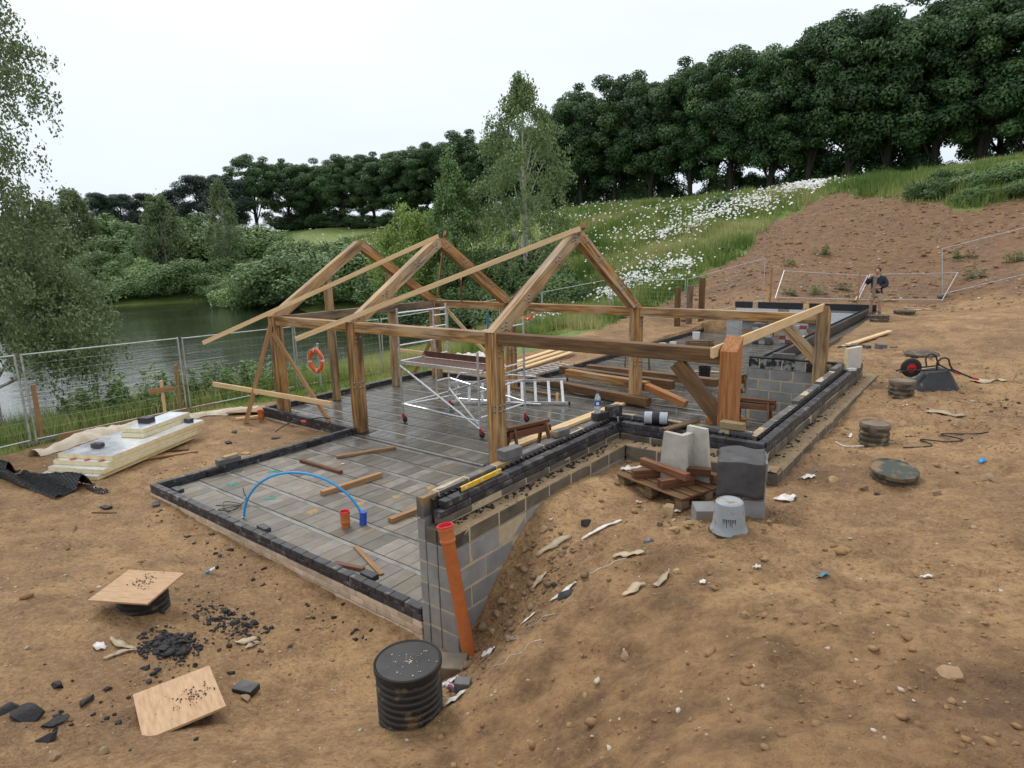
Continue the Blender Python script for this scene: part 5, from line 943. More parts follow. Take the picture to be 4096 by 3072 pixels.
# stick and lath on the left soil
batten('thin dark stick on the soil in the left foreground', up(-5.75, -1.2, .015), up(-4.95, -1.55, .015), .03, .02, OAKDARK, 'stick', 'sticks on the soil', cat='stick'); batten('short dark stick on the soil left of the slab corner', up(-6.2, -.85, .012), up(-5.9, -.62, .012), .025, .015, OAKDARK, 'stick', 'sticks on the soil', cat='stick')
# ------------------------------------------------------------------ pipes
t = thing('blue_water_pipe', 'blue water pipe arching over the front slab from a dark blue sleeve', 'pipe', (-2.37, 1.17, 0)); a = Vector((-3.95, .32, .03)); b2 = Vector((-2.37, 1.17, .1)); pts = []
for i in range(25):
    f = i/24; s = math.sin(PI*f**.92); pts.append(a.lerp(b2, .5-.5*math.cos(PI*(f*.9+.05))/math.cos(PI*.05))+Vector((0, 0, .66*s)))
MB().tube(pts, .0165, 10).build('pipe', BLUEP, t, smooth=True); MB().tube([pts[0]+Vector((-.03, -.01, -.02)), pts[0]], .018, 8).build('end_fitting', WHITEP, t, smooth=True)
q = MB(); pr_ = []
for i in range(19): pr_.append((.052 if i % 2 else .046, i*.011))
q.lathe(pr_, 18, T(-2.37, 1.17, 0) @ Matrix.Rotation(.12, 4, 'Y'), cap1=True); q.build('sleeve', BLUED, t, smooth=True)
def socket_pipe(label, x, y, z0, h, r_=.055, tilt=None, group='orange drain pipes'):
    t = thing('drain_pipe', label, 'pipe', (x, y, z0), group); m = T(x, y, z0) @ (tilt if tilt is not None else Matrix())
    q = MB(); q.lathe([(r_, 0), (r_, h-.16), (r_*1.06, h-.15), (r_*1.18, h-.145), (r_*1.18, h-.125), (r_*1.1, h-.12), (r_*1.1, h-.035), (r_*1.22, h-.03), (r_*1.22, h)], 28, m); q.build('pipe', ORANGEP, t, smooth=True)
    q = MB(); q.lathe([(r_*1.22, h), (r_*1.24, h+.012), (r_*1.05, h+.012), (r_*1.0, h-.02), (.001, h-.022)], 28, m); q.build('cap', REDCAP, t, smooth=True)
socket_pipe('short orange drain pipe with red cap standing on the front slab', -2.5, .98, 0, .22, .058)
socket_pipe('short orange drain pipe with red cap by the leftmost post', -9.35, 3.78, gz1(-9.35, 3.78)-.05, .28, .06)
pv = Vector((.47, -.06, 1.30))-Vector((.66, -.02, .05)); socket_pipe('tall orange drain pipe with red cap leaning on the end of the block wall', .67, -.03, gz1(.67, -.03)-.1, pv.length+.12, .063, pv.to_track_quat('Z', 'Y').to_matrix().to_4x4())
# loose cables
def cable(label, pts, r_=.006, mat=BLACKP, name='cable', cat='cable', n_=8):
    P = [Vector(p) for p in pts]; S_ = []
    for i in range(len(P)-1):
        a, b2, c, d = P[max(i-1, 0)], P[i], P[i+1], P[min(i+2, len(P)-1)]
        for k in range(n_): f = k/n_; S_.append(.5*((2*b2)+(c-a)*f+(2*a-5*b2+4*c-d)*f*f+(3*b2-a-3*c+d)*f**3))
    S_.append(P[-1]); return tag(MB().tube(S_, r_, 6).build(name, mat, smooth=True), label, cat)
cable('tangled black cable on the front slab by the left corner', [(-4.75, .32, .01), (-4.4, .5, .03), (-4.55, .25, .015), (-4.25, .32, .05), (-4.45, .55, .02), (-4.7, .42, .04), (-4.35, .3, .01), (-4.3, .55, .12), (-4.9, .85, .015), (-5.1, .95, .012)])
cable('dark cable with an orange connector by the low wall near the second post', [(-7.9, 3.25, -.05), (-7.95, 3.55, .03), (-7.7, 3.6, .12), (-7.35, 3.75, .2), (-7.0, 3.85, .26), (-6.9, 3.98, .22)], .013); loose('orange cable connector by the low wall', -7.42, 3.66, .14, .12, .04, .04, ORNG, .3, 'cable_connector', 'connector', None)
cable('thin dark cable looped on the soil right of the near round chamber', [up(3.45, 5.35, .01), up(3.75, 5.5, .02), up(3.6, 5.75, .01), up(3.9, 5.7, .03), up(4.05, 6.0, .01), up(3.8, 6.1, .02), up(4.15, 6.35, .01), up(4.3, 6.2, .05)], .009)
cable('thin white strip on the soil beside the round chamber', [up(2.66, 5.35, .01), up(2.8, 5.3, .02), up(3.05, 5.5, .01)], .01, PAPER, 'white_strip', 'strip')
# ------------------------------------------------------------------ chambers
def ribbed(r_, z0, z1, n_, d=.014):
    P = [(r_-d, z0)]; h = (z1-z0)/n_
    for i in range(n_): z = z0+i*h; P += [(r_-d, z+h*.12), (r_, z+h*.32), (r_, z+h*.62), (r_-d, z+h*.82)]
    P.append((r_-d, z1)); return P
def chamber(label, x, y, r_, h, ribs, mat, lid=None, lidr=1.04, tilt=0, rz=0, group='ribbed inspection chambers', sink=.12):
    z = gz1(x, y); t = thing('inspection_chamber', label, 'inspection chamber', (x, y, z), group); m = T(x, y, z-sink) @ Matrix.Rotation(rz, 4, 'Z') @ Matrix.Rotation(tilt, 4, 'X')
    q = MB(); q.lathe(ribbed(r_, 0, h+sink, ribs), 40, m); q.build('riser', mat, t, smooth=True)
    if lid is not None:
        k = h+sink; q = MB(); R_ = r_*lidr; q.lathe([(R_, k-.02), (R_*1.0, k+.018), (R_*.97, k+.026), (R_*.93, k+.02), (R_*.92, k+.016), (.001, k+.018)], 40, m); q.build('lid', lid, t, smooth=True)
    return t, m
tc_, mc_ = chamber('large black ribbed chamber with round lid in the centre foreground', 1.0, -1.08, .248, .49, 11, BLACKM, BLACKP)
GRIT = flat('grit', (.55, .47, .34), .8)
q = MB(); random.seed(35)
for i in range(42):
    a, r_ = rnd(0, 6.28), .13*abs(random.gauss(0, .7)); s = rnd(.003, .009); q.add(*cbox(s*1.6, s, s, s*.3), mc_ @ T(r_*math.cos(a)+.03, r_*math.sin(a)*1.2, .49+.12+.02) @ Matrix.Rotation(rnd(0, 3), 4, 'Z'))
o = q.build('grit', GRIT); tag(o, 'sandy grit scattered on the lid of the near chamber', 'grit', kind='stuff')
chamber('ribbed chamber under the tilted plywood square in the left foreground', -2.45, -1.62, .24, .20, 5, BLACKM)
chamber('ribbed chamber under the plywood board nearest the camera', -.55, -2.12, .23, .10, 3, BLACKM)
def plyboard(label, pts, th=.022):
    V = [Vector(p) for p in pts]; nrm = (V[1]-V[0]).cross(V[2]-V[0]).normalized(); nrm = nrm if nrm.z > 0 else -nrm; c = sum(V, Vector())/4
    ex = (V[3]-V[0]+V[2]-V[1]).normalized(); ey = nrm.cross(ex); m = Matrix((ex, ey, nrm)).transposed().to_4x4(); m.translation = c
    L = ((V[3]-V[0]).length+(V[2]-V[1]).length)/2; wd = ((V[1]-V[0]).length+(V[2]-V[3]).length)/2
    return tag(put('plywood_board', pm('plywood_board', *cbox(L, wd, th, .002, .004), mat=PLY), None, m), label, 'board', 'plywood boards over chambers'), m, L, wd
z1 = gz1(-2.45, -1.62)+.215; _, mb1, L1, w1 = plyboard('square plywood board laid over a chamber in the left foreground', [(-2.56, -2.02, z1+.01), (-2.93, -1.6, z1+.03), (-2.37, -1.26, z1+.03), (-1.98, -1.70, z1-.01)])
z2 = gz1(-.55, -2.12)+.115; _, mb2, L2_, w2 = plyboard('plywood board laid over a chamber nearest the camera at bottom left', [(-.97, -2.31, z2+.03), (-.76, -1.76, z2+.03), (-.2, -1.93, z2-.0), (-.40, -2.45, z2-.0)])
for mb, L_, w_, lab in ((mb1, L1, w1, 'black crumbs on the square plywood board'), (mb2, L2_, w2, 'black crumbs on the plywood board nearest the camera')):
    q = MB()
    for i in range(90): s = rnd(.003, .009); q.add(*cbox(s*1.3, s, s, s*.3), mb @ T(random.gauss(.02, .09)*L_*2.2*.5, min(.45, max(-.45, random.gauss(.15, .14)))*w_, .014) @ Matrix.Rotation(rnd(0, 3), 4, 'Z'))
    tag(q.build('tar_crumbs', TARM), lab, 'crumbs', kind='stuff')
chamber('muddy ribbed chamber on the right, between the wall and the looped cable', 3.08, 5.6, .187, .24, 5, MUDP, MUDLID, 1.02); chamber('muddy ribbed chamber on the right, in front of the wheelbarrow', 3.05, 8.55, .20, .25, 5, MUDP, MUDLID, 1.02)
chamber('tilted chamber with dark green lid half buried on the right', 3.5, 3.95, .225, .08, 4, MUDP, nmat('green_lid', [(.3, (.03, .04, .032)), (.7, (.06, .075, .058))], 6, (.35, .6), .2, .003, 40, rnd_=0, dirt=(.21, .14, .075), dscale=4.5, dlo=.46, dhi=.56), 1.08, .16, .6)
chamber('low muddy chamber beside the standing man, nearer one', 1.0, 20.6, .3, .2, 4, MUDP, MUDP, 1.02); chamber('low muddy chamber beside the standing man, farther one', 1.5, 22.6, .34, .1, 3, MUDP, MUDP, 1.02)
q = MB(); q.lathe([(.34, 0), (.35, .02), (.34, .05), (.30, .06), (.001, .055)], 32, T(2.92, 13.1, gz1(2.92, 13.1)+.02) @ Matrix.Rotation(.05, 4, 'X')); tag(q.build('round_cover', MUDP, smooth=True), 'flat round grey cover lying on the soil behind the wheelbarrow', 'cover')

# ------------------------------------------------------------------ things on the retaining walls
random.seed(41)
loose('dark block on the inner leaf beside the near middle post', .05, 1.42, 1.352, .29, .13, .11, BLOCKD, 1.45, 'block', 'block', 'loose blocks on the retaining wall'); loose('dark engineering brick with a hole on the inner leaf', .05, 2.45, 1.352, .25, .11, .08, BLOCKD, 1.4, 'block', 'block', 'loose blocks on the retaining wall')
loose('dark brick under the water bottle', .07, 3.40, 1.352, .22, .12, .10, BRICK, 1.3); loose('dark brick behind the water bottle', .14, 3.66, 1.352, .22, .12, .15, BRICK, 1.1)
# water bottle
t = thing('water_bottle', 'clear plastic water bottle with blue label standing on a brick', 'bottle', (.06, 3.36, 1.452)); m = T(.06, 3.36, 1.452)
mg, n, l, b = newmat('clear_plastic'); b.inputs['Base Color'].default_value = (.86, .9, .94, 1); b.inputs['Roughness'].default_value = .08; b.inputs['Transmission Weight'].default_value = .75; b.inputs['IOR'].default_value = 1.2
q = MB(); q.lathe([(.001, .002), (.038, 0), (.043, .01), (.043, .09), (.040, .10), (.043, .11), (.043, .19), (.037, .225), (.018, .26), (.014, .275)], 20, m); q.build('body', mg, t, smooth=True)
MB().lathe([(.0445, .10), (.0445, .175)], 20, m).build('label', flat('label_blue', (.02, .07, .36), .4), t, smooth=True)
q = MB(); q.add([(.0455*math.cos(a), .0455*math.sin(a), z) for z in (.118, .155) for a in (-1.5, -1.2, -.9, -.6)], [(0, 1, 5, 4), (1, 2, 6, 5), (2, 3, 7, 6)]); q.build('label_patch', WHITEP, t, m)
MB().lathe([(.016, .27), (.016, .295), (.001, .296)], 14, m).build('cap', flat('cap_blue', (.02, .08, .3), .4), t, smooth=True)
# roll of damp proof course
t = thing('membrane_roll', 'roll of black damp proof strip in a white banded wrapper on the wall', 'roll', (.72, 3.78, 1.31)); m = T(.74, 3.75, 1.305+.082) @ Matrix.Rotation(.35, 4, 'Z') @ Matrix.Rotation(PI/2, 4, 'Y')
MB().lathe([(.035, -.155), (.082, -.155), (.082, .155), (.035, .155), (.035, -.155)], 28, m).build('roll', BLACKP, t, smooth=True)
for z0, z1_ in ((-.152, -.05), (.05, .152)): MB().lathe([(.0835, z0), (.0835, z1_)], 28, m).build('wrapper', flat('silver_wrapper', (.42, .46, .54), .3), t, smooth=True)
MB().lathe([(.033, -.157), (.040, -.157), (.040, .157), (.033, .157)], 20, m).build('cardboard_core', PLY, t, smooth=True)
batten('dark board offcut lying across the short wall', (1.0, 3.45, 1.335), (1.22, 4.0, 1.365), .11, .03, OAKDARK, 'timber_offcut', None, cat='offcut'); 
for i, x in enumerate((.95, 1.13)): tag(MB().tube([(x, 3.93, 1.2), (x, 3.93, 1.5-.04*i)], .009, 8).build('steel_pin', GALV, smooth=True), ('steel pin standing in the short wall, left', 'steel pin standing in the short wall, right')[i], 'pin')
loose('mortar stained block at the foot of the red brown corner post', 1.72, 3.90, 1.352, .3, .12, .09, SANDST, .02, 'block', 'block', 'loose blocks on the retaining wall')
# spirit level
t = thing('spirit_level', 'yellow spirit level lying on the black brick wall', 'level', (.22, .75, 1.303)); m = T(.215, .73, 1.304) @ Matrix.Rotation(PI/2+.02, 4, 'Z')
put('body', boxmesh(.66, .025, .05, YEL, .003), t, m @ T(0, 0, .026)); 
for x in (-.25, 0, .25): put('vial', boxmesh(.05, .029, .022, SILV, .004), t, m @ T(x, 0, .028))
for x in (-.333, .333): put('end_cap', boxmesh(.012, .028, .054, BLACKP, .003), t, m @ T(x, 0, .026))
# brick pair on the left low wall
loose('block on the left low wall above the duct opening', -6.18, 1.3, .137, .4, .15, .09, BLOCKD, 1.5, 'block', 'block', None); loose('pale sandy block lying on top of the block on the left low wall', -6.2, 1.36, .228, .26, .12, .03, SANDST, 1.6, 'block', 'block', None)
for i, (x, y, lab) in enumerate(((-6.25, -.64, 'grey brick end on the soil left of the slab corner'), (-5.75, -.12, 'small grey brick on the soil touching the slab corner'), (-7.9, 2.2, 'dark lump of brick on the soil left of the slab'), (-8.6, 2.7, 'black scrap on the soil near the leftmost post'), (-7.3, 2.9, 'black scrap on the soil near the second post'), (-6.7, 1.9, 'pale scrap of block beside the left low wall'))): loose(lab, x, y, gz1(x, y)-.012, .17, .1, .04, (BRICK, BRICK, TARM, TARM, TARM, SANDST)[i], rnd(0, 3))
loose('black brick lying on the soil beside the plywood board', -.62, -1.55, gz1(-.62, -1.55)-.01, .2, .13, .06, BRICK, .35); loose('pale concrete block at the foot of the leaning orange pipe', .62, -.22, gz1(.62, -.22)-.03, .26, .19, .17, BLOCKM, .55, 'block', 'block', None, .2); loose('broken dark brick beside the large black chamber', 1.12, -.62, gz1(1.12, -.62)-.02, .13, .1, .09, BLOCKD, .5)
# insulation piece on the wall end
t = thing('insulation_piece', 'upright yellow edged insulation offcut on the end of the right wall', 'insulation board', (2.1, 9.35, 1.3)); m = T(2.13, 9.35, 1.305+.2) @ Matrix.Rotation(1.25, 4, 'Z')
put('foam_core', boxmesh(.5, .07, .42, FOAM, .003, .003), t, m); put('foil_facing', boxmesh(.49, .003, .41, FOIL, .001), t, m @ T(0, -.037, 0))
loose('crumpled white wrapper beside the insulation offcut', 2.16, 9.1, 1.304, .18, .09, .05, PAPER, .9, 'paper_scrap', 'scrap', 'white scraps')
loose('dark block lying on the tarred cross wall', .85, 9.5, 1.374, .42, .14, .1, BLOCKD, .05, 'block', 'block', None)
# ------------------------------------------------------------------ pallet group
random.seed(42)
PA = math.radians(-18); pc = Vector((1.47, 2.74, 0)); pz = max(gz1(1.47+dx, 2.74+dy) for dx in (-.4, 0, .4) for dy in (-.35, 0, .35))-.015; t = thing('pallet', 'dark wet wooden pallet on the soil before the short wall', 'pallet', (pc.x, pc.y, pz)); mp_ = T(pc.x, pc.y, pz) @ Matrix.Rotation(PA, 4, 'Z')
for i in range(6): put('top_board', boxmesh(1.0, .125, .02, OAKDARK, .004, .003, 3), t, mp_ @ T(0, -.40+i*.16, .135))
for x in (-.44, 0, .44):
    put('stringer_board', boxmesh(.1, .92, .02, OAKDARK, .004), t, mp_ @ T(x, 0, .112)); put('bottom_board', boxmesh(.1, .92, .02, OAKDARK, .004), t, mp_ @ T(x, 0, .012))
    for y in (-.39, 0, .39): put('spacer_block', boxmesh(.1, .12, .08, OAKGREY, .006), t, mp_ @ T(x, y, .062))
zt = .146
for lab, x0, y0, x1, y1, z, wd, h in (('red brown timber under the concrete piece, front left', -.28, -.42, -.10, -.05, zt+.05, .1, .1), ('red brown timber under the concrete piece, front right', .14, -.42, .26, -.02, zt+.05, .1, .1), ('red brown timber laid across in front of the concrete piece', -.34, -.2, .36, -.22, zt+.145, .08, .085), ('red brown timber behind the concrete piece', -.1, .16, .42, .2, zt+.05, .1, .1), ('short red brown timber on the right of the pallet', .22, -.06, .42, .1, zt+.15, .09, .09)):
    a = mp_ @ Vector((x0, y0, z)); b2 = mp_ @ Vector((x1, y1, z)); batten(lab, a, b2, wd, h, REDWOOD, 'timber_offcut', 'timbers on the pallet', cat='offcut')
t = thing('concrete_support', 'pale concrete H shaped piece with tapered sides standing on the pallet', 'concrete piece', tuple(mp_ @ Vector((.1, 0, zt)))); mc = mp_ @ T(.08, .0, zt+.001) @ Matrix.Rotation(.12, 4, 'Z')
def taper(name, w0, w1, h, th, m): q = MB(); q.prism([(-w0/2, 0), (w0/2, 0), (w1/2, h), (-w1/2, h)], th); q.build(name, CONC, t, m @ RX)
taper('front_flange', .38, .26, .56, .06, mc @ T(-.03, -.1, 0)); taper('rear_flange', .38, .24, .62, .06, mc @ T(.12, .12, 0)); q = MB(); q.box(.07, .17, .55, mc @ T(.05, .01, .275)); q.build('web', CONC, t)
# covered block stack
sc0 = Vector((2.36, 2.38, 0)); sz = gz1(2.36, 2.38)-.02; SA = .3; ms = T(sc0.x, sc0.y, sz) @ Matrix.Rotation(SA, 4, 'Z')
k = 0
for L_ in range(3):
    for i in range(2):
        p = ms @ Vector((-.105+.215*i, .0, L_*.2+.1)); o = put('block', boxmesh(.205, .42, .195, BLOCK, .006, .003, 3), None, ms @ T(-.105+.215*i, rnd(-.015, .015), L_*.199+.1) @ Matrix.Rotation(rnd(-.03, .03), 4, 'Z')); tag(o, 'grey block in the covered stack by the bucket, %s layer, %s' % (('bottom', 'middle', 'top')[L_], ('left', 'right')[i]), 'block', 'blocks in the covered stack')
V = []; F = []; nu, nv = 22, 16
for i in range(nu+1):
    for j in range(nv+1):
        u = i/nu*1.02-.64; v_ = j/nv*.44-.25; x = v_; hh = .612; e_ = .235
        # drape: along local Y hangs down at the front (negative) and a little behind
        yy = u
        if yy < -e_-.02: z = hh-(-yy-e_-.02)*.97; yy2 = -e_-.025-.02*math.sin(j*.6)
        elif yy > e_+.02: z = hh-(yy-e_-.02)*.9; yy2 = e_+.03
        else: z = hh+.012*math.sin(i*.9+j*.5); yy2 = yy
        if abs(x) > .215: z -= (abs(x)-.215)*.5
        V.append((x*1.02, yy2, z))
for i in range(nu):
    for j in range(nv): a = i*(nv+1)+j; F.append((a, a+1, a+nv+2, a+nv+1))
q = MB(); q.add(V, F); o = q.build('cover_sheet', nmat('slate_felt', [(.3, (.045, .045, .048)), (.6, (.085, .085, .09)), (.8, (.13, .13, .135))], 7, (.5, .75), .6, .004, 60, rnd_=0), None, ms, smooth=True); md = o.modifiers.new('s', 'SOLIDIFY'); md.thickness = .006; tag(o, 'dark felt sheet draped over the block stack by the bucket', 'sheet')
# bucket
t = thing('bucket', 'upturned grey plastic bucket with black smears on the soil', 'bucket', (2.48, 1.62, gz1(2.48, 1.62))); m = T(2.48, 1.62, gz1(2.48, 1.62)-.01) @ Matrix.Rotation(.04, 4, 'X')
MB().lathe([(.172, .0), (.175, .012), (.168, .03), (.155, .05), (.145, .10), (.128, .27), (.122, .30), (.105, .312), (.10, .306), (.001, .306)], 40, m).build('body', BUCKETM, t, smooth=True); MB().lathe([(.176, .004), (.180, .01), (.176, .02), (.170, .02)], 40, m).build('rim', BLACKM, t, smooth=True)
q = MB()
rb_ = lambda z: .1465-(z-.1)*.1
for i in range(8):
    a = -1.6+i*.11; z2 = .175-rnd(.03, .08); q.add([(rb_(z)*math.cos(a+dx), rb_(z)*math.sin(a+dx), z) for dx, z in ((-.035, .178), (.035, .178), (.012, z2), (-.012, z2))], [(0, 1, 2, 3)], m)
q.build('black_smear', TARM, t)
loose('square grey block lying beside the bucket', 2.1, 2.02, gz1(2.1, 2.02)-.02, .22, .22, .14, BLOCK, .6, 'block', 'block', None, .1)
def rock(label, x, y, r_, mat=ROCK, sq=.7, grp='rocks', name='rock', cat='rock', sink=.25):
    bm = bmesh.new(); bmesh.ops.create_icosphere(bm, subdivisions=3, radius=r_)
    o1, o2 = rnd(0, 50), rnd(0, 50)
    for v in bm.verts:
        d = v.co.normalized(); k = .74+.42*float(vn(np.array([d.x*1.6+o1]), np.array([d.y*1.6+d.z*2.0+o2]), 3)[0])+.22*float(vn(np.array([d.x*4.1+o2]), np.array([d.y*4.1+d.z*3.3+o1]), 5)[0])+.1*float(vn(np.array([d.x*9+o2]), np.array([d.y*9+d.z*8+o1]), 6)[0]); q = max(-.62, min(.66, d.z)); v.co = Vector((d.x*k*r_*1.15, d.y*k*r_*.9, q*k*r_*sq*1.25))
    for i in range(9):       # broken faces: cut by random planes
        nn = Vector((rnd(-1, 1), rnd(-1, 1), rnd(-.5, 1))).normalized(); lim = r_*rnd(.50, .80)*(sq if abs(nn.z) > .6 else 1)
        for v in bm.verts:
            d_ = v.co.dot(nn)-lim
            if d_ > 0: v.co -= nn*d_
    me = bpy.data.meshes.new(name); bm.to_mesh(me); bm.free(); me.materials.append(mat); me.polygons.foreach_set('use_smooth', [True for _ in me.polygons]); me.set_sharp_from_angle(angle=.5)
    return tag(put(name, me, None, T(x, y, gz1(x, y)+r_*sq*(1-2*sink)*.9) @ Matrix.Rotation(rnd(0, 6.28), 4, 'Z')), label, cat, grp)
for lab, x, y, r_, mt in (('largest flat sandy rock left of the grey block', 1.72, 1.98, .17, SANDST), ('pointed sandy rock in the pile left of the bucket', 1.98, 1.52, .075, SANDST), ('round sandy rock in the pile left of the bucket', 2.05, 1.72, .06, SANDST), ('small sandy rock nearest the bucket', 2.2, 1.68, .05, SANDST), ('dark broken block at the left of the rock pile', 1.82, 1.28, .085, BLOCKD), ('dark chip of block in the rock pile', 2.0, 1.86, .05, BLOCKD), ('dark chip of block left of the pointed sandy rock', 1.8, 1.62, .05, BLOCKD), ('small sandy rock behind the pile', 1.88, 1.75, .05, SANDST), ('flat sandy stone on the soil below the bucket', 2.36, .72, .06, SANDST),
  ('brown rock against the wall at the leaning pipe', .78, .18, .075, ROCK), ('brown rock second up from the leaning pipe base', .70, .34, .07, ROCK), ('brown rock third up from the leaning pipe base', .72, .55, .075, ROCK), ('brown rock fourth up beside the block wall', .68, .74, .06, ROCK), ('brown rock highest beside the block wall', .72, 1.12, .08, ROCK), ('rounded stone on the soil below the ledge', 1.0, 1.85, .055, ROCK), ('brown stone on the ledge side slope', .9, 2.4, .07, ROCK), ('pale rock on the slope near the curled tan strip', 1.05, .95, .07, SANDST), ('rounded rock in front of the near right chamber', 2.95, 4.95, .085, ROCK), ('flat rock left of the half buried chamber', 2.95, 3.75, .12, SANDST), ('dark rock left of the half buried chamber', 2.7, 3.95, .07, BLOCKD), ('brown rock at the foot of the half buried chamber', 3.3, 3.5, .09, ROCK), ('dark rock behind the half buried chamber', 3.6, 3.95, .11, ROCK), ('flat rock between the two muddy chambers', 3.3, 6.6, .14, ROCK), ('brown rock right of the half buried chamber', 3.95, 3.5, .08, ROCK), ('dark boulder on the soil at the right edge', 4.35, 4.2, .16, ROCK), ('pale rock near the right edge', 4.15, 4.7, .07, SANDST), ('brown lump in the right foreground', 3.1, .15, .07, ROCK), ('brown lump on the bank below the blue rag', 2.45, -.35, .07, ROCK), ('brown lump at the bottom right', 4.25, -.2, .10, ROCK), ('brown rock beside the black brick in the left foreground', -.48, -1.62, .075, ROCK), ('brown rock near the front low wall', -1.35, -.42, .06, ROCK), ('brown rock at the bottom left corner', -.55, -2.95, .09, ROCK), ('pale rock at the bottom left', -.35, -2.72, .07, SANDST), ('brown lump behind the square plywood board', -2.75, -1.15, .06, ROCK), ('round rock right of the near right chamber', 3.2, 6.1, .05, ROCK), ('orange brick fragment on the slope', 1.22, 1.05, .035, ROCK)):
    rock(lab, x, y, r_*.66, mt, sink=.36)
# tar lumps of the left foreground
random.seed(43)
TL = [(-1.9, -1.85, .05), (-1.75, -1.75, .09), (-1.6, -1.62, .12), (-1.55, -1.82, .10), (-1.45, -1.72, .09), (-1.72, -1.62, .08), (-1.38, -2.05, .08), (-1.3, -1.98, .06), (-1.2, -2.1, .05), (-1.25, -2.9, .13), (-1.05, -2.8, .10), (-1.45, -2.98, .09), (-.85, -2.9, .10), (-1.55, -2.65, .06), (-1.2, -2.55, .07), (-2.2, -1.55, .06), (-2.05, -1.3, .09), (-1.9, -1.2, .08), (-1.75, -1.05, .10), (-1.6, -.95, .09), (-1.5, -.85, .06), (-1.25, -.62, .05), (-1.05, -.85, .05), (-2.3, -.4, .06), (-3.4, -.35, .06), (-3.0, -.28, .05), (-4.3, -.3, .05)]
for x_, y_, r2, lb in ((1.5, .35, .10, 'black tar piece low on the slope right of the leaning pipe'), (1.05, 1.4, .07, 'black tar lump high on the slope below the ledge'), (1.25, .55, .05, 'small black tar lump on the slope')): rock(lb, x_, y_, r2, TARM, .45, 'black tar lumps', 'tar_lump', 'tar lump', .3)
TL.sort(key=lambda q: q[0]*.786+q[1]*.618)
for i, (x, y, r_) in enumerate(TL): rock('black tar lump on the soil in the left foreground, %s from the left' % ORD[i], x, y, r_*(.95 if y < -2.4 else .62), TARM, .45, 'black tar lumps', 'tar_lump', 'tar lump', .3)
gx = np.concatenate([rng.normal(-1.62, .13, 900), rng.normal(-1.75, .28, 380), rng.normal(-1.0, .35, 60), rng.uniform(-5.5, -.4, 120), rng.normal(4.55, .5, 90), rng.uniform(2.5, 4.5, 60)]); gy = np.concatenate([rng.normal(-1.74, .10, 900), rng.normal(-1.1, .13, 380), rng.normal(-2.3, .5, 60), rng.normal(-.3, .1, 120), rng.normal(8.5, .35, 90), rng.uniform(3, 9, 60)]); k = outside(gx, gy) & (gy < 9.9)
blobs('tar_crumbs', gx[k], gy[k], rng.gamma(1.5, .006, k.sum())+.004, TARM, 'black tar crumbs strewn over the soil', .6, .3, 'crumbs')
# crumbs on the ledges of the retaining wall
q = MB()
for i in range(260):
    if i < 150: x, y, z = .30+abs(random.gauss(0, .05)), rnd(.15, 3.3), 1.068
    elif i < 190: x, y, z = rnd(.4, 2.1), 3.57-abs(random.gauss(0, .04)), 1.07
    else: x, y, z = 2.24+abs(random.gauss(0, .04)), rnd(3.8, 10), 1.05
    s = rnd(.008, .03); q.add(*cbox(s*1.4, s, s*.8, s*.3, s*.15), T(x, y, z+s*.2) @ Matrix.Rotation(rnd(0, 3), 4, 'Z'))
tag(q.build('mortar_crumbs', TARM), 'black mortar crumbs lying along the wall ledges', 'crumbs', kind='stuff')
# paper, plastic and strap scraps
def scrap(label, x, y, L, wd, rz, mat, bend=.05, name='plastic_scrap', grp='plastic scraps on the soil', curl=1.0):
    n_ = 9; V = []; F = []; p0 = rnd(0, 6); bend *= .3; wd *= 1.5; L *= .85
    for i in range(n_+1):
        f = i/n_-.5; o = bend*math.sin(f*4+p0)*curl
        for s in (-1, 1):
            a = Vector((f*L, s*wd/2*rnd(.75, 1.05)*(1.1-1.5*abs(f))+o, 0)); a.rotate(Euler((0, 0, rz))); V.append((x+a.x, y+a.y, gz1(x+a.x, y+a.y)+.012+.02*abs(math.sin(f*7+p0+s*.6))*min(1, wd*12)))
    for i in range(n_): F.append((2*i, 2*i+2, 2*i+3, 2*i+1))
    o = put(name, pm(name, V, F, True, mat), None); md = o.modifiers.new('s', 'SOLIDIFY'); md.thickness = .003; return tag(o, label, 'scrap', grp)
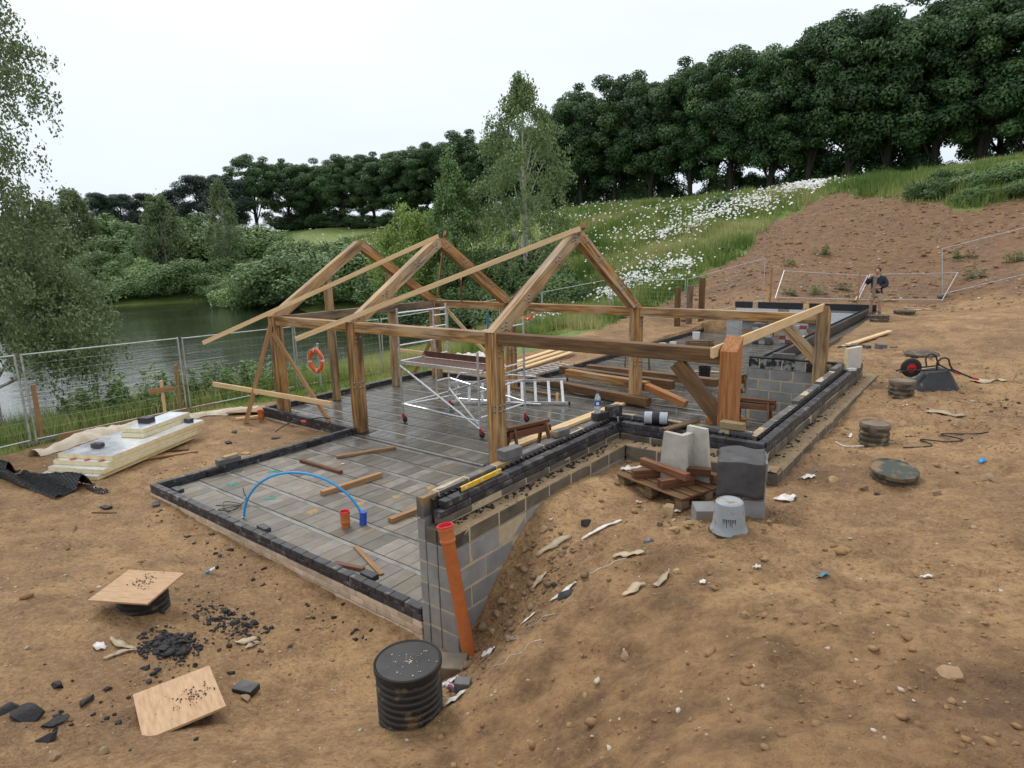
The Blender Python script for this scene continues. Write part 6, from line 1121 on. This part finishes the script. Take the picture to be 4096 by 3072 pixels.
for a in (('long white strip on the soil before the pallet', 1.28, 1.35, .55, .035, 1.0, PAPER, .05), ('tan curled plastic strip on the slope by the block wall', .92, 1.0, .45, .07, .9, TANP, .05), ('small tan curled scrap on the slope', 1.0, .62, .2, .05, 1.2, TANP, .03), ('folded tan plastic on the soil right of the slope', 1.78, .98, .34, .09, .55, TANP, .04), ('tan plastic strip on the bank in the centre right', 2.12, .42, .26, .07, 1.0, TANP, .03), ('tan plastic scrap beside the strip on the bank', 2.28, .58, .24, .06, 1.2, TANP, .04), ('white scrap nearest the leaning pipe block', .78, -.42, .16, .12, .3, PAPER, .05), ('crumpled white scrap right of the pale block', .95, -.1, .14, .08, .8, PAPER, .05), ('white pointed scrap beside the black chamber', 1.2, -.8, .22, .09, 1.3, PAPER, .02), ('white scrap left of the pallet by the wall corner', .72, 3.0, .22, .1, .4, PAPER, .06), ('crumpled white scrap in the wall corner', .85, 3.1, .2, .12, 1.2, PAPER, .07), ('white scrap under the pallet front', 1.3, 2.15, .1, .06, .3, PAPER, .03), ('white scrap under the pallet right side', 1.75, 2.15, .1, .06, 1.1, PAPER, .03), ('white paper scraps behind the covered stack', 2.62, 3.0, .26, .12, .9, PAPER, .08), ('white paper scrap by the wall corner right', 2.68, 3.75, .2, .1, .6, PAPER, .06), ('white curled strip by the right wall', 2.72, 5.9, .22, .05, 1.3, PAPER, .05), ('white tag on the soil by the chamber before the wheelbarrow', 3.2, 7.9, .12, .04, .4, PAPER, .01), ('blue rag on the bank in the right foreground', 3.42, .85, .13, .07, .2, flat('blue_rag', (.10, .22, .28), .8), .03), ('blue scrap near the right edge', 4.28, 4.9, .1, .06, .9, BLUEP, .03), ('white slip of paper in the left foreground', -1.95, -2.2, .14, .07, .7, PAPER, .03), ('tan strap beside the tar lumps', -1.85, -2.05, .38, .05, .3, TANP, .06), ('second tan strap beside the tar lumps', -1.72, -2.12, .3, .04, 1.2, TANP, .05), ('tan scrap right of the tar lumps', -1.38, -1.12, .25, .06, 1.3, TANP, .04), ('second tan scrap right of the tar lumps', -1.28, -1.12, .2, .05, 1.7, TANP, .03), ('white scrap with black tar on the slope', 1.42, .42, .3, .05, .9, PAPER, .03), ('white strip low on the slope', 1.2, .18, .18, .03, .8, PAPER, .02), ('tan scrap of sheeting on the right soil', 3.75, 7.4, .6, .2, .5, TANP, .1), ('tan scrap of sheeting behind the wheelbarrow', 4.2, 10.5, .7, .3, .4, TANP, .12), ('white scrap far right by the fence', 1.9, 24.5, 1.2, .15, .9, TANP, .2), ('white scrap on the bank in the right foreground', 2.95, .9, .07, .04, .3, PAPER, .02), ('small white scrap in the centre of the bank', 2.62, .62, .06, .04, 1.1, PAPER, .02), ('white scrap on the bank at right', 4.05, 1.3, .1, .05, .6, PAPER, .02)): scrap(*a[:7], bend=a[7])
t = thing('drink_can', 'crushed drink can lying beside the large black chamber', 'can', up(.98, -.62)); m = T(.98, -.60, gz1(.98, -.6)+.03) @ Matrix.Rotation(.1, 4, 'Z') @ Matrix.Rotation(PI/2, 4, 'Y'); MB().lathe([(.001, -.06), (.026, -.06), (.032, -.05), (.032, .05), (.026, .06), (.001, .058)], 18, m).build('body', flat('can_silver', (.5, .5, .58), .25, .6), t, smooth=True); MB().lathe([(.0326, -.03), (.0326, .02)], 18, m).build('print_band', flat('can_purple', (.28, .10, .16), .4), t, smooth=True)
q = MB(); z = gz1(-2.95, -.72); q.tube([(-2.98, -.74, z+.005), (-2.94, -.69, z+.03)], .014, 8); o = q.build('pipe_stub', BLUEP, smooth=True); tag(o, 'blue pipe stub poking out of the soil at left', 'pipe'); put('pipe_cap', MB().tube([(-2.94, -.69, z+.03), (-2.90, -.64, z+.055)], .02, 10).mesh('pipe_cap', WHITEP, True), o); put('pipe_tip', MB().tube([(-2.90, -.64, z+.055), (-2.88, -.62, z+.065)], .021, 10).mesh('pipe_tip', BLACKP, True), o)
for i, (x, y, a) in enumerate(((1.5, .62, .8), (1.18, -.08, .5), (1.3, -.45, .7))):
    z = [gz1(x+k*.08*math.cos(a), y+k*.08*math.sin(a)) for k in range(6)]; cable(('bent wire tie high on the slope', 'bent wire tie low on the slope', 'bent wire tie near the chamber')[i], [(x+k*.08*math.cos(a)+(.02 if k % 2 else -.02), y+k*.08*math.sin(a), z[k]+.012) for k in range(6)], .0028, GALV, 'wire_tie', 'wire')
# ------------------------------------------------------------------ wheelbarrow lying upside down
wx, wy = 3.42, 9.75; wz = gz1(wx, wy); ax = .666-.12; t = thing('wheelbarrow', 'black wheelbarrow lying upside down with red wheel hub', 'wheelbarrow', (wx, wy, wz)); m = T(wx, wy, wz-.03) @ Matrix.Rotation(ax, 4, 'Z')
BT = nmat('tray_black', [(.3, (.018, .019, .022)), (.7, (.04, .042, .047))], 5, (.3, .5), .2, .004, 30, rnd_=0, dirt=(.30, .33, .36), dscale=4.5, dlo=.62, dhi=.68)
# tray: rim on the ground, floor of the tray up; nose towards -X
m = m @ T(-.08, 0, 0) @ Matrix.Diagonal((.9, .9, .9, 1))
rim = [(-.42, -.30), (-.30, -.34), (.38, -.34), (.46, -.28), (.46, .28), (.38, .34), (-.30, .34), (-.42, .30)]; top = [(-.10, -.17), (-.06, -.2), (.24, -.2), (.28, -.17), (.28, .17), (.24, .2), (-.06, .2), (-.10, .17)]
V = [(x, y, .02) for x, y in rim]+[(x, y, .36+(.05 if x > 0 else 0)) for x, y in top]; F = [(i, (i+1) % 8, 8+(i+1) % 8, 8+i) for i in range(8)]+[tuple(range(8, 16))]
q = MB(); q.add(V, F, m); q.tube([tuple(m @ Vector((*p, .02))) for p in rim+rim[:1]], .014, 6); q.build('tray', BT, t)
FRM = flat('frame_black', (.02, .02, .02), .45)
for s in (-1, 1):
    P = [(-.62, s*.07, .36), (-.45, s*.10, .40), (0, s*.17, .42), (.30, s*.24, .44), (.46, s*.26, .36), (.64, s*.30, .28)]; MB().tube([m @ Vector(p) for p in P], .016, 8).build('handle_tube', FRM, t, smooth=True)
    MB().tube([m @ Vector(p) for p in ((.62, s*.298, .286), (.75, s*.312, .25))], .021, 8).build('grip', REDW, t, smooth=True)
    P = [(.02, s*.19, .42), (.0, s*.22, .58), (.05, s*.24, .66), (.13, s*.24, .68), (.20, s*.24, .64), (.24, s*.23, .52), (.30, s*.24, .43)]; MB().tube([m @ Vector(p) for p in P], .015, 8).build('leg', FRM, t, smooth=True)
wm_ = m @ T(-.38, -.02, .44) @ Matrix.Rotation(PI/2, 4, 'X'); o = MB().lathe([(.10, -.045), (.16, -.05), (.19, -.03), (.195, 0), (.19, .03), (.16, .05), (.10, .045)], 28, wm_).build('wheel', RUB, t, smooth=True); put('hub', MB().lathe([(.001, -.05), (.03, -.05), (.04, -.03), (.10, -.028), (.105, 0), (.10, .028), (.04, .03), (.03, .05), (.001, .05)], 24, wm_).mesh('hub', REDW, True), o)
MB().tube([m @ Vector((-.38, -.1, .44)), m @ Vector((-.38, .1, .44))], .012, 8).build('axle', FRM, t)
# ------------------------------------------------------------------ far right bits
tag(put('corrugated_sheet', sheetmesh('corrugated_sheet', [(1.0, 14.4), (1.35, 16.2)], .3, GALV, 7, .03)), 'grey metal sheet lying on the soil right of the far wall', 'metal sheet'); batten('pale plank on the soil beside the grey metal sheet', up(1.15, 14.4, .06), up(1.75, 17.3, .06), .14, .05, PINE, 'plank', None, cat='plank')
for i, (x, y, r_) in enumerate(((1.35, 14.2, .16), (1.62, 14.3, .12), (1.95, 14.2, .18), (2.2, 14.5, .10), (1.5, 13.4, .14))): loose('dark block on the soil by the grey metal sheet, %s from the left' % ORD[i], x, y, gz1(x, y)-.02, r_*1.8, r_, r_*.7, BLOCKD, rnd(0, 3), 'block', 'block', 'dark blocks on the far soil')
random.seed(44)
for i, (x, y, h, lab) in enumerate(((-7.25, 22.95, 1.75, 'upright weathered sleeper, leftmost of three'), (-6.95, 23.55, 1.72, 'upright weathered sleeper, middle of three'), (-6.55, 24.0, 1.95, 'upright weathered sleeper with a pale knot, rightmost of three'))):
    z = gz1(x, y); tag(bar('sleeper', (x, y, z-.2), (x+rnd(-.02, .02), y, z+h), .2, .26, OAKDARK if i != 1 else OAKGREY, None, 0, .012, 0, .012), lab, 'sleeper', 'upright sleepers')
# block packs and boards on the far slab
def pack(label, x, y, nx_, ny_, nz_, mat, L=.44, wd=.215, h=.215, rz=0, cat='blocks'):
    t = thing('block_pack', label, cat, (x, y, .002), 'block packs on the far slab', rz)
    for i in range(nx_):
        for j in range(ny_):
            for k in range(nz_): 
                if k == nz_-1 and (i+j) % 3 == 2: continue
                put('block', boxmesh(L-.006, wd-.005, h-.004, mat[(i+j+k) % len(mat)] if isinstance(mat, tuple) else mat, .006, .004, 3), t, T((i-(nx_-1)/2)*L+rnd(-.01, .01), (j-(ny_-1)/2)*wd, h*(k+.5)+.002), world=False)
PALEB = nmat('pale_block', [(.3, (.36, .37, .38)), (.7, (.48, .49, .50))], 5, (.7, .9), .4, .003, 80, rnd_=.1); REDB = flat('red_brick', (.30, .07, .05), .8)
pack('pale block pack on the far slab, left one', -3.75, 20.2, 1, 3, 5, PALEB, rz=.1); pack('dark and pale brick pack on the far slab, middle one', -2.85, 20.8, 3, 2, 6, (BLOCKD, PALEB, BLOCKD), .23, .22, .13, .05); pack('grey and red brick pack on the far slab, right one', -1.9, 21.4, 4, 2, 6, (PALEB, REDB, PALEB), .23, .22, .14, .02); pack('low pale block pack on the far slab beside the far wall', -.9, 20.3, 2, 2, 2, PALEB, rz=.2)
FOILW = flat('white_foil_board', (.62, .64, .68), .4)
for i, (x0, x1, z) in enumerate(((-4.7, -3.0, .62), (-2.55, -1.25, .62), (-1.15, -.2, .55))): tag(put('white_board', boxmesh(x1-x0, .08, .52, FOILW, .004), None, T((x0+x1)/2, 23.18-.02*i, z+.22) @ Matrix.Rotation(-.08, 4, 'X')), 'white insulation board against the far end wall, %s from the left' % ORD[i], 'insulation board', 'white boards at the far wall')
def tub_(label, x, y, r_, h, mat): z = .003; q = MB(); q.lathe([(r_*.86, 0), (r_, h), (r_*1.05, h), (r_*1.05, h-.02), (r_*.98, h-.02), (r_*.9, .02), (.001, .02)], 20, T(x, y, z)); return tag(q.build('tub', mat, smooth=True), label, 'tub', 'tubs on the far slab')
tub_('white tub on the far slab near the long low wall', -5.45, 20.7, .15, .3, WHITEP); tub_('white tub on the far slab, near one of a pair', -5.5, 17.6, .13, .24, WHITEP); tub_('white tub on the far slab, far one of a pair', -5.3, 18.1, .12, .24, WHITEP); tub_('black tub behind the far right post', -2.2, 13.2, .17, .34, BLACKP)
# trestles
def trestle(label, x, y, rz, mat, L=.85, h=.5):
    t = thing('trestle', label, 'trestle', (x, y, .003), 'timber trestles', rz)
    def part(nm, a, b2, wd, ht): V, F = cbox((Vector(b2)-Vector(a)).length, wd, ht, .004, .002); put(nm, pm(nm, V, F, mat=mat), t, along(a, b2), world=False)
    part('top_rail', (-L/2, 0, h), (L/2, 0, h), .09, .06); part('side_rail', (-L/2, -.07, h-.12), (L/2, -.07, h-.12), .03, .12); part('side_rail', (-L/2, .07, h-.12), (L/2, .07, h-.12), .03, .12)
    for sx in (-1, 1):
        for sy in (-1, 1): part('leg', (sx*(L/2-.12), sy*.05, h-.02), (sx*(L/2-.08), sy*.22, 0.0), .04, .085)
trestle('timber trestle beside the planks near the middle post', -2.42, 5.1, 1.28, REDWOOD, .95, .5); trestle('dark trestle standing on the far slab', -3.5, 16.1, .6, OAKDARK, .9, .62); trestle('trestle behind the cross wall side of the slab', .55, 8.7, .1, REDWOOD, .8, .62); trestle('dark trestle behind the beam stack', -4.3, 13.2, .5, OAKDARK, .9, .7); trestle('dark trestle by the far wall tools', -.55, 11.9, 1.2, OAKDARK, .8, .5)
batten('pale hammer handle lying on the far slab', (-2.9, 13.9, .03), (-1.9, 14.3, .03), .05, .04, PINE, 'tool_handle', None, cat='tool'); obeam('short red brown block of oak behind the brace', (-.4, 8.6, .09), (.35, 8.9, .09), .16, .16, OAKRED)
for i, (x, y) in enumerate(((-.6, 10.6), (-.9, 12.0), (-.3, 13.4), (-1.2, 14.6))): loose('dark block on the slab along the far wall, %s from the camera' % ORD[i], x, y, .003, .3, .2, .1, BLOCKD, rnd(0, 2), 'block', 'block', 'dark blocks on the far slab')

# ------------------------------------------------------------------ the standing man
def skinmesh(name, joints, edges, mat, parent, m, sub=2, root=0):
    me = bpy.data.meshes.new(name); me.from_pydata([j[0] for j in joints], edges, []); me.materials.append(mat)
    o = put(name, me, parent, m, world=False) if parent is not None else put(name, me, None, m)
    md = o.modifiers.new('skin', 'SKIN'); md.use_smooth_shade = True
    sv = me.skin_vertices[0].data
    for i, j in enumerate(joints): r_ = j[1]; sv[i].radius = r_ if isinstance(r_, tuple) else (r_, r_)
    sv[root].use_root = True
    s = o.modifiers.new('sub', 'SUBSURF'); s.levels = sub; s.render_levels = sub; return o
mx_, my_ = .72, 21.45; mz_ = gz1(mx_, my_)
man = thing('person', 'person in navy coat and beige shorts with a hand raised to the face', 'person', (mx_, my_, mz_), None, -.15)
SKIN = flat('skin', (.45, .25, .18), .55); COAT = flat('navy_coat', (.022, .026, .045), .8); SHRT = flat('beige_shorts', (.42, .32, .21), .85); BOOT = flat('brown_boot', (.07, .04, .025), .7); SHIRT = flat('grey_green_shirt', (.22, .23, .18), .85); HAIR = flat('dark_hair', (.035, .022, .016), .7); SOCK = flat('sock', (.16, .14, .12), .9)
J = [((0, 0, .95), .13), ((0, 0, 1.14), .125), ((0, .01, 1.34), (.15, .11)), ((0, -.005, 1.46), .065), ((0, -.02, 1.535), .058), ((0, -.025, 1.60), (.078, .09)), ((0, -.02, 1.68), (.08, .095)), ((0, -.015, 1.735), .055),
     ((-.10, 0, .89), .095), ((-.13, -.03, .50), .058), ((-.135, .02, .30), .055), ((-.14, .03, .10), .040), ((-.15, -.06, .045), .042), ((-.16, -.14, .035), .032),
     ((.10, 0, .89), .095), ((.14, -.02, .50), .058), ((.15, .03, .30), .055), ((.155, .04, .10), .040), ((.17, -.05, .045), .042), ((.18, -.13, .035), .032),
     ((-.19, 0, 1.415), .062), ((-.31, -.06, 1.19), .045), ((-.17, -.22, 1.44), .032), ((-.10, -.20, 1.50), (.036, .022)),
     ((.19, 0, 1.415), .062), ((.30, .0, 1.16), .045), ((.13, -.21, 1.07), .032), ((.06, -.235, 1.07), (.036, .022)),
     ((0, -.125, 1.605), .018)]
E_l = [(0, 1), (1, 2), (2, 3), (3, 4), (4, 5), (5, 6), (6, 7), (0, 8), (8, 9), (9, 10), (10, 11), (11, 12), (12, 13), (0, 14), (14, 15), (15, 16), (16, 17), (17, 18), (18, 19), (2, 20), (20, 21), (21, 22), (22, 23), (2, 24), (24, 25), (25, 26), (26, 27), (5, 28)]
for (h, base, dirv, side) in ((23, Vector((-.10, -.20, 1.50)), Vector((.5, .35, .75)), Vector((.7, -.6, -.1))), (27, Vector((.06, -.235, 1.07)), Vector((-1, -.1, .05)), Vector((0, -.2, 1)))):
    dirv.normalize(); side.normalize()
    for k in range(4):
        L = (.055, .065, .06, .045)[k]; p = base+side*(.024-.016*k)+dirv*.03; n0 = len(J); J += [(tuple(p), .0095), (tuple(p+dirv*L*.6), .009), (tuple(p+dirv*L+Vector((0, .02, -.012))), .007)]; E_l += [(h, n0), (n0, n0+1), (n0+1, n0+2)]
    n0 = len(J); p = base+side*.03-dirv*.01; J += [(tuple(p), .011), (tuple(p+side*.03+dirv*.03), .009)]; E_l += [(h, n0), (n0, n0+1)]
skinmesh('body', J, E_l, SKIN, man, None, 1)
skinmesh('coat', [((0, .02, 1.16), (.185, .145)), ((0, .03, .98), (.20, .16)), ((0, .035, .82), (.215, .17)), ((0, .02, 1.33), (.185, .13)), ((0, .01, 1.44), .10), ((-.21, 0, 1.39), .095), ((-.315, -.05, 1.19), .09), ((-.19, -.20, 1.40), .072), ((.21, 0, 1.39), .095), ((.31, .01, 1.16), .09), ((.17, -.18, 1.08), .072), ((0, .02, .70), (.205, .16))], [(0, 1), (1, 2), (2, 11), (0, 3), (3, 4), (3, 5), (5, 6), (6, 7), (3, 8), (8, 9), (9, 10)], COAT, man, None, 2)
q = MB(); q.prism([(-.05, 0), (.05, 0), (.06, .62), (-.06, .62)], .02); put('shirt', q.mesh('shirt', SHIRT), man, T(-.03, -.165, .82) @ Matrix.Rotation(PI/2-.04, 4, 'X'), world=False)
skinmesh('hood', [((-.11, .02, 1.47), .04), ((-.07, .09, 1.50), .05), ((.0, .115, 1.51), .055), ((.07, .09, 1.50), .05), ((.11, .02, 1.47), .04)], [(0, 1), (1, 2), (2, 3), (3, 4)], SHIRT, man, None, 1, 2)
skinmesh('shorts', [((0, .0, .90), (.165, .13)), ((-.11, -.005, .80), .112), ((-.13, -.025, .56), .098), ((.11, -.005, .80), .112), ((.145, -.02, .56), .098)], [(0, 1), (1, 2), (0, 3), (3, 4)], SHRT, man, None, 2)
for s in (-1, 1):
    x = .145*s; skinmesh('boot', [((x, .035, .16), .058), ((x, .03, .07), .062), ((x+.01*s, -.06, .055), .056), ((x+.025*s, -.16, .042), .045), ((x, .07, .05), .05)], [(0, 1), (1, 2), (2, 3), (1, 4)], BOOT, man, None, 1, 1)
    MB().tube([(x, .03, .15), (x, .03, .23)], [.056, .052], 10).build('sock', SOCK, man, world=False, smooth=True)
q = MB(); q.lathe([(.085, -.02), (.099, .02), (.092, .07), (.062, .108), (.001, .122)], 18, T(0, .0, 1.645) @ Matrix.Rotation(-.35, 4, 'X')); put('hair', q.mesh('hair', HAIR, True), man, None, world=False)
for s in (-1, 1):
    q = MB(); q.lathe([(.001, -.012), (.011, -.006), (.013, 0), (.011, .006), (.001, .012)], 8, T(s*.033, -.102, 1.638)); put('eye', q.mesh('eye', HAIR, True), man, None, world=False)
    q = MB(); q.lathe([(.001, -.03), (.02, -.018), (.024, 0), (.018, .02), (.001, .03)], 8, T(s*.088, .0, 1.62) @ Matrix.Diagonal((.5, 1, 1, 1))); put('ear', q.mesh('ear', SKIN, True), man, None, world=False)
put('mouth', boxmesh(.045, .012, .009, flat('lip', (.30, .11, .09), .6), .003), man, T(0, -.108, 1.565), world=False)
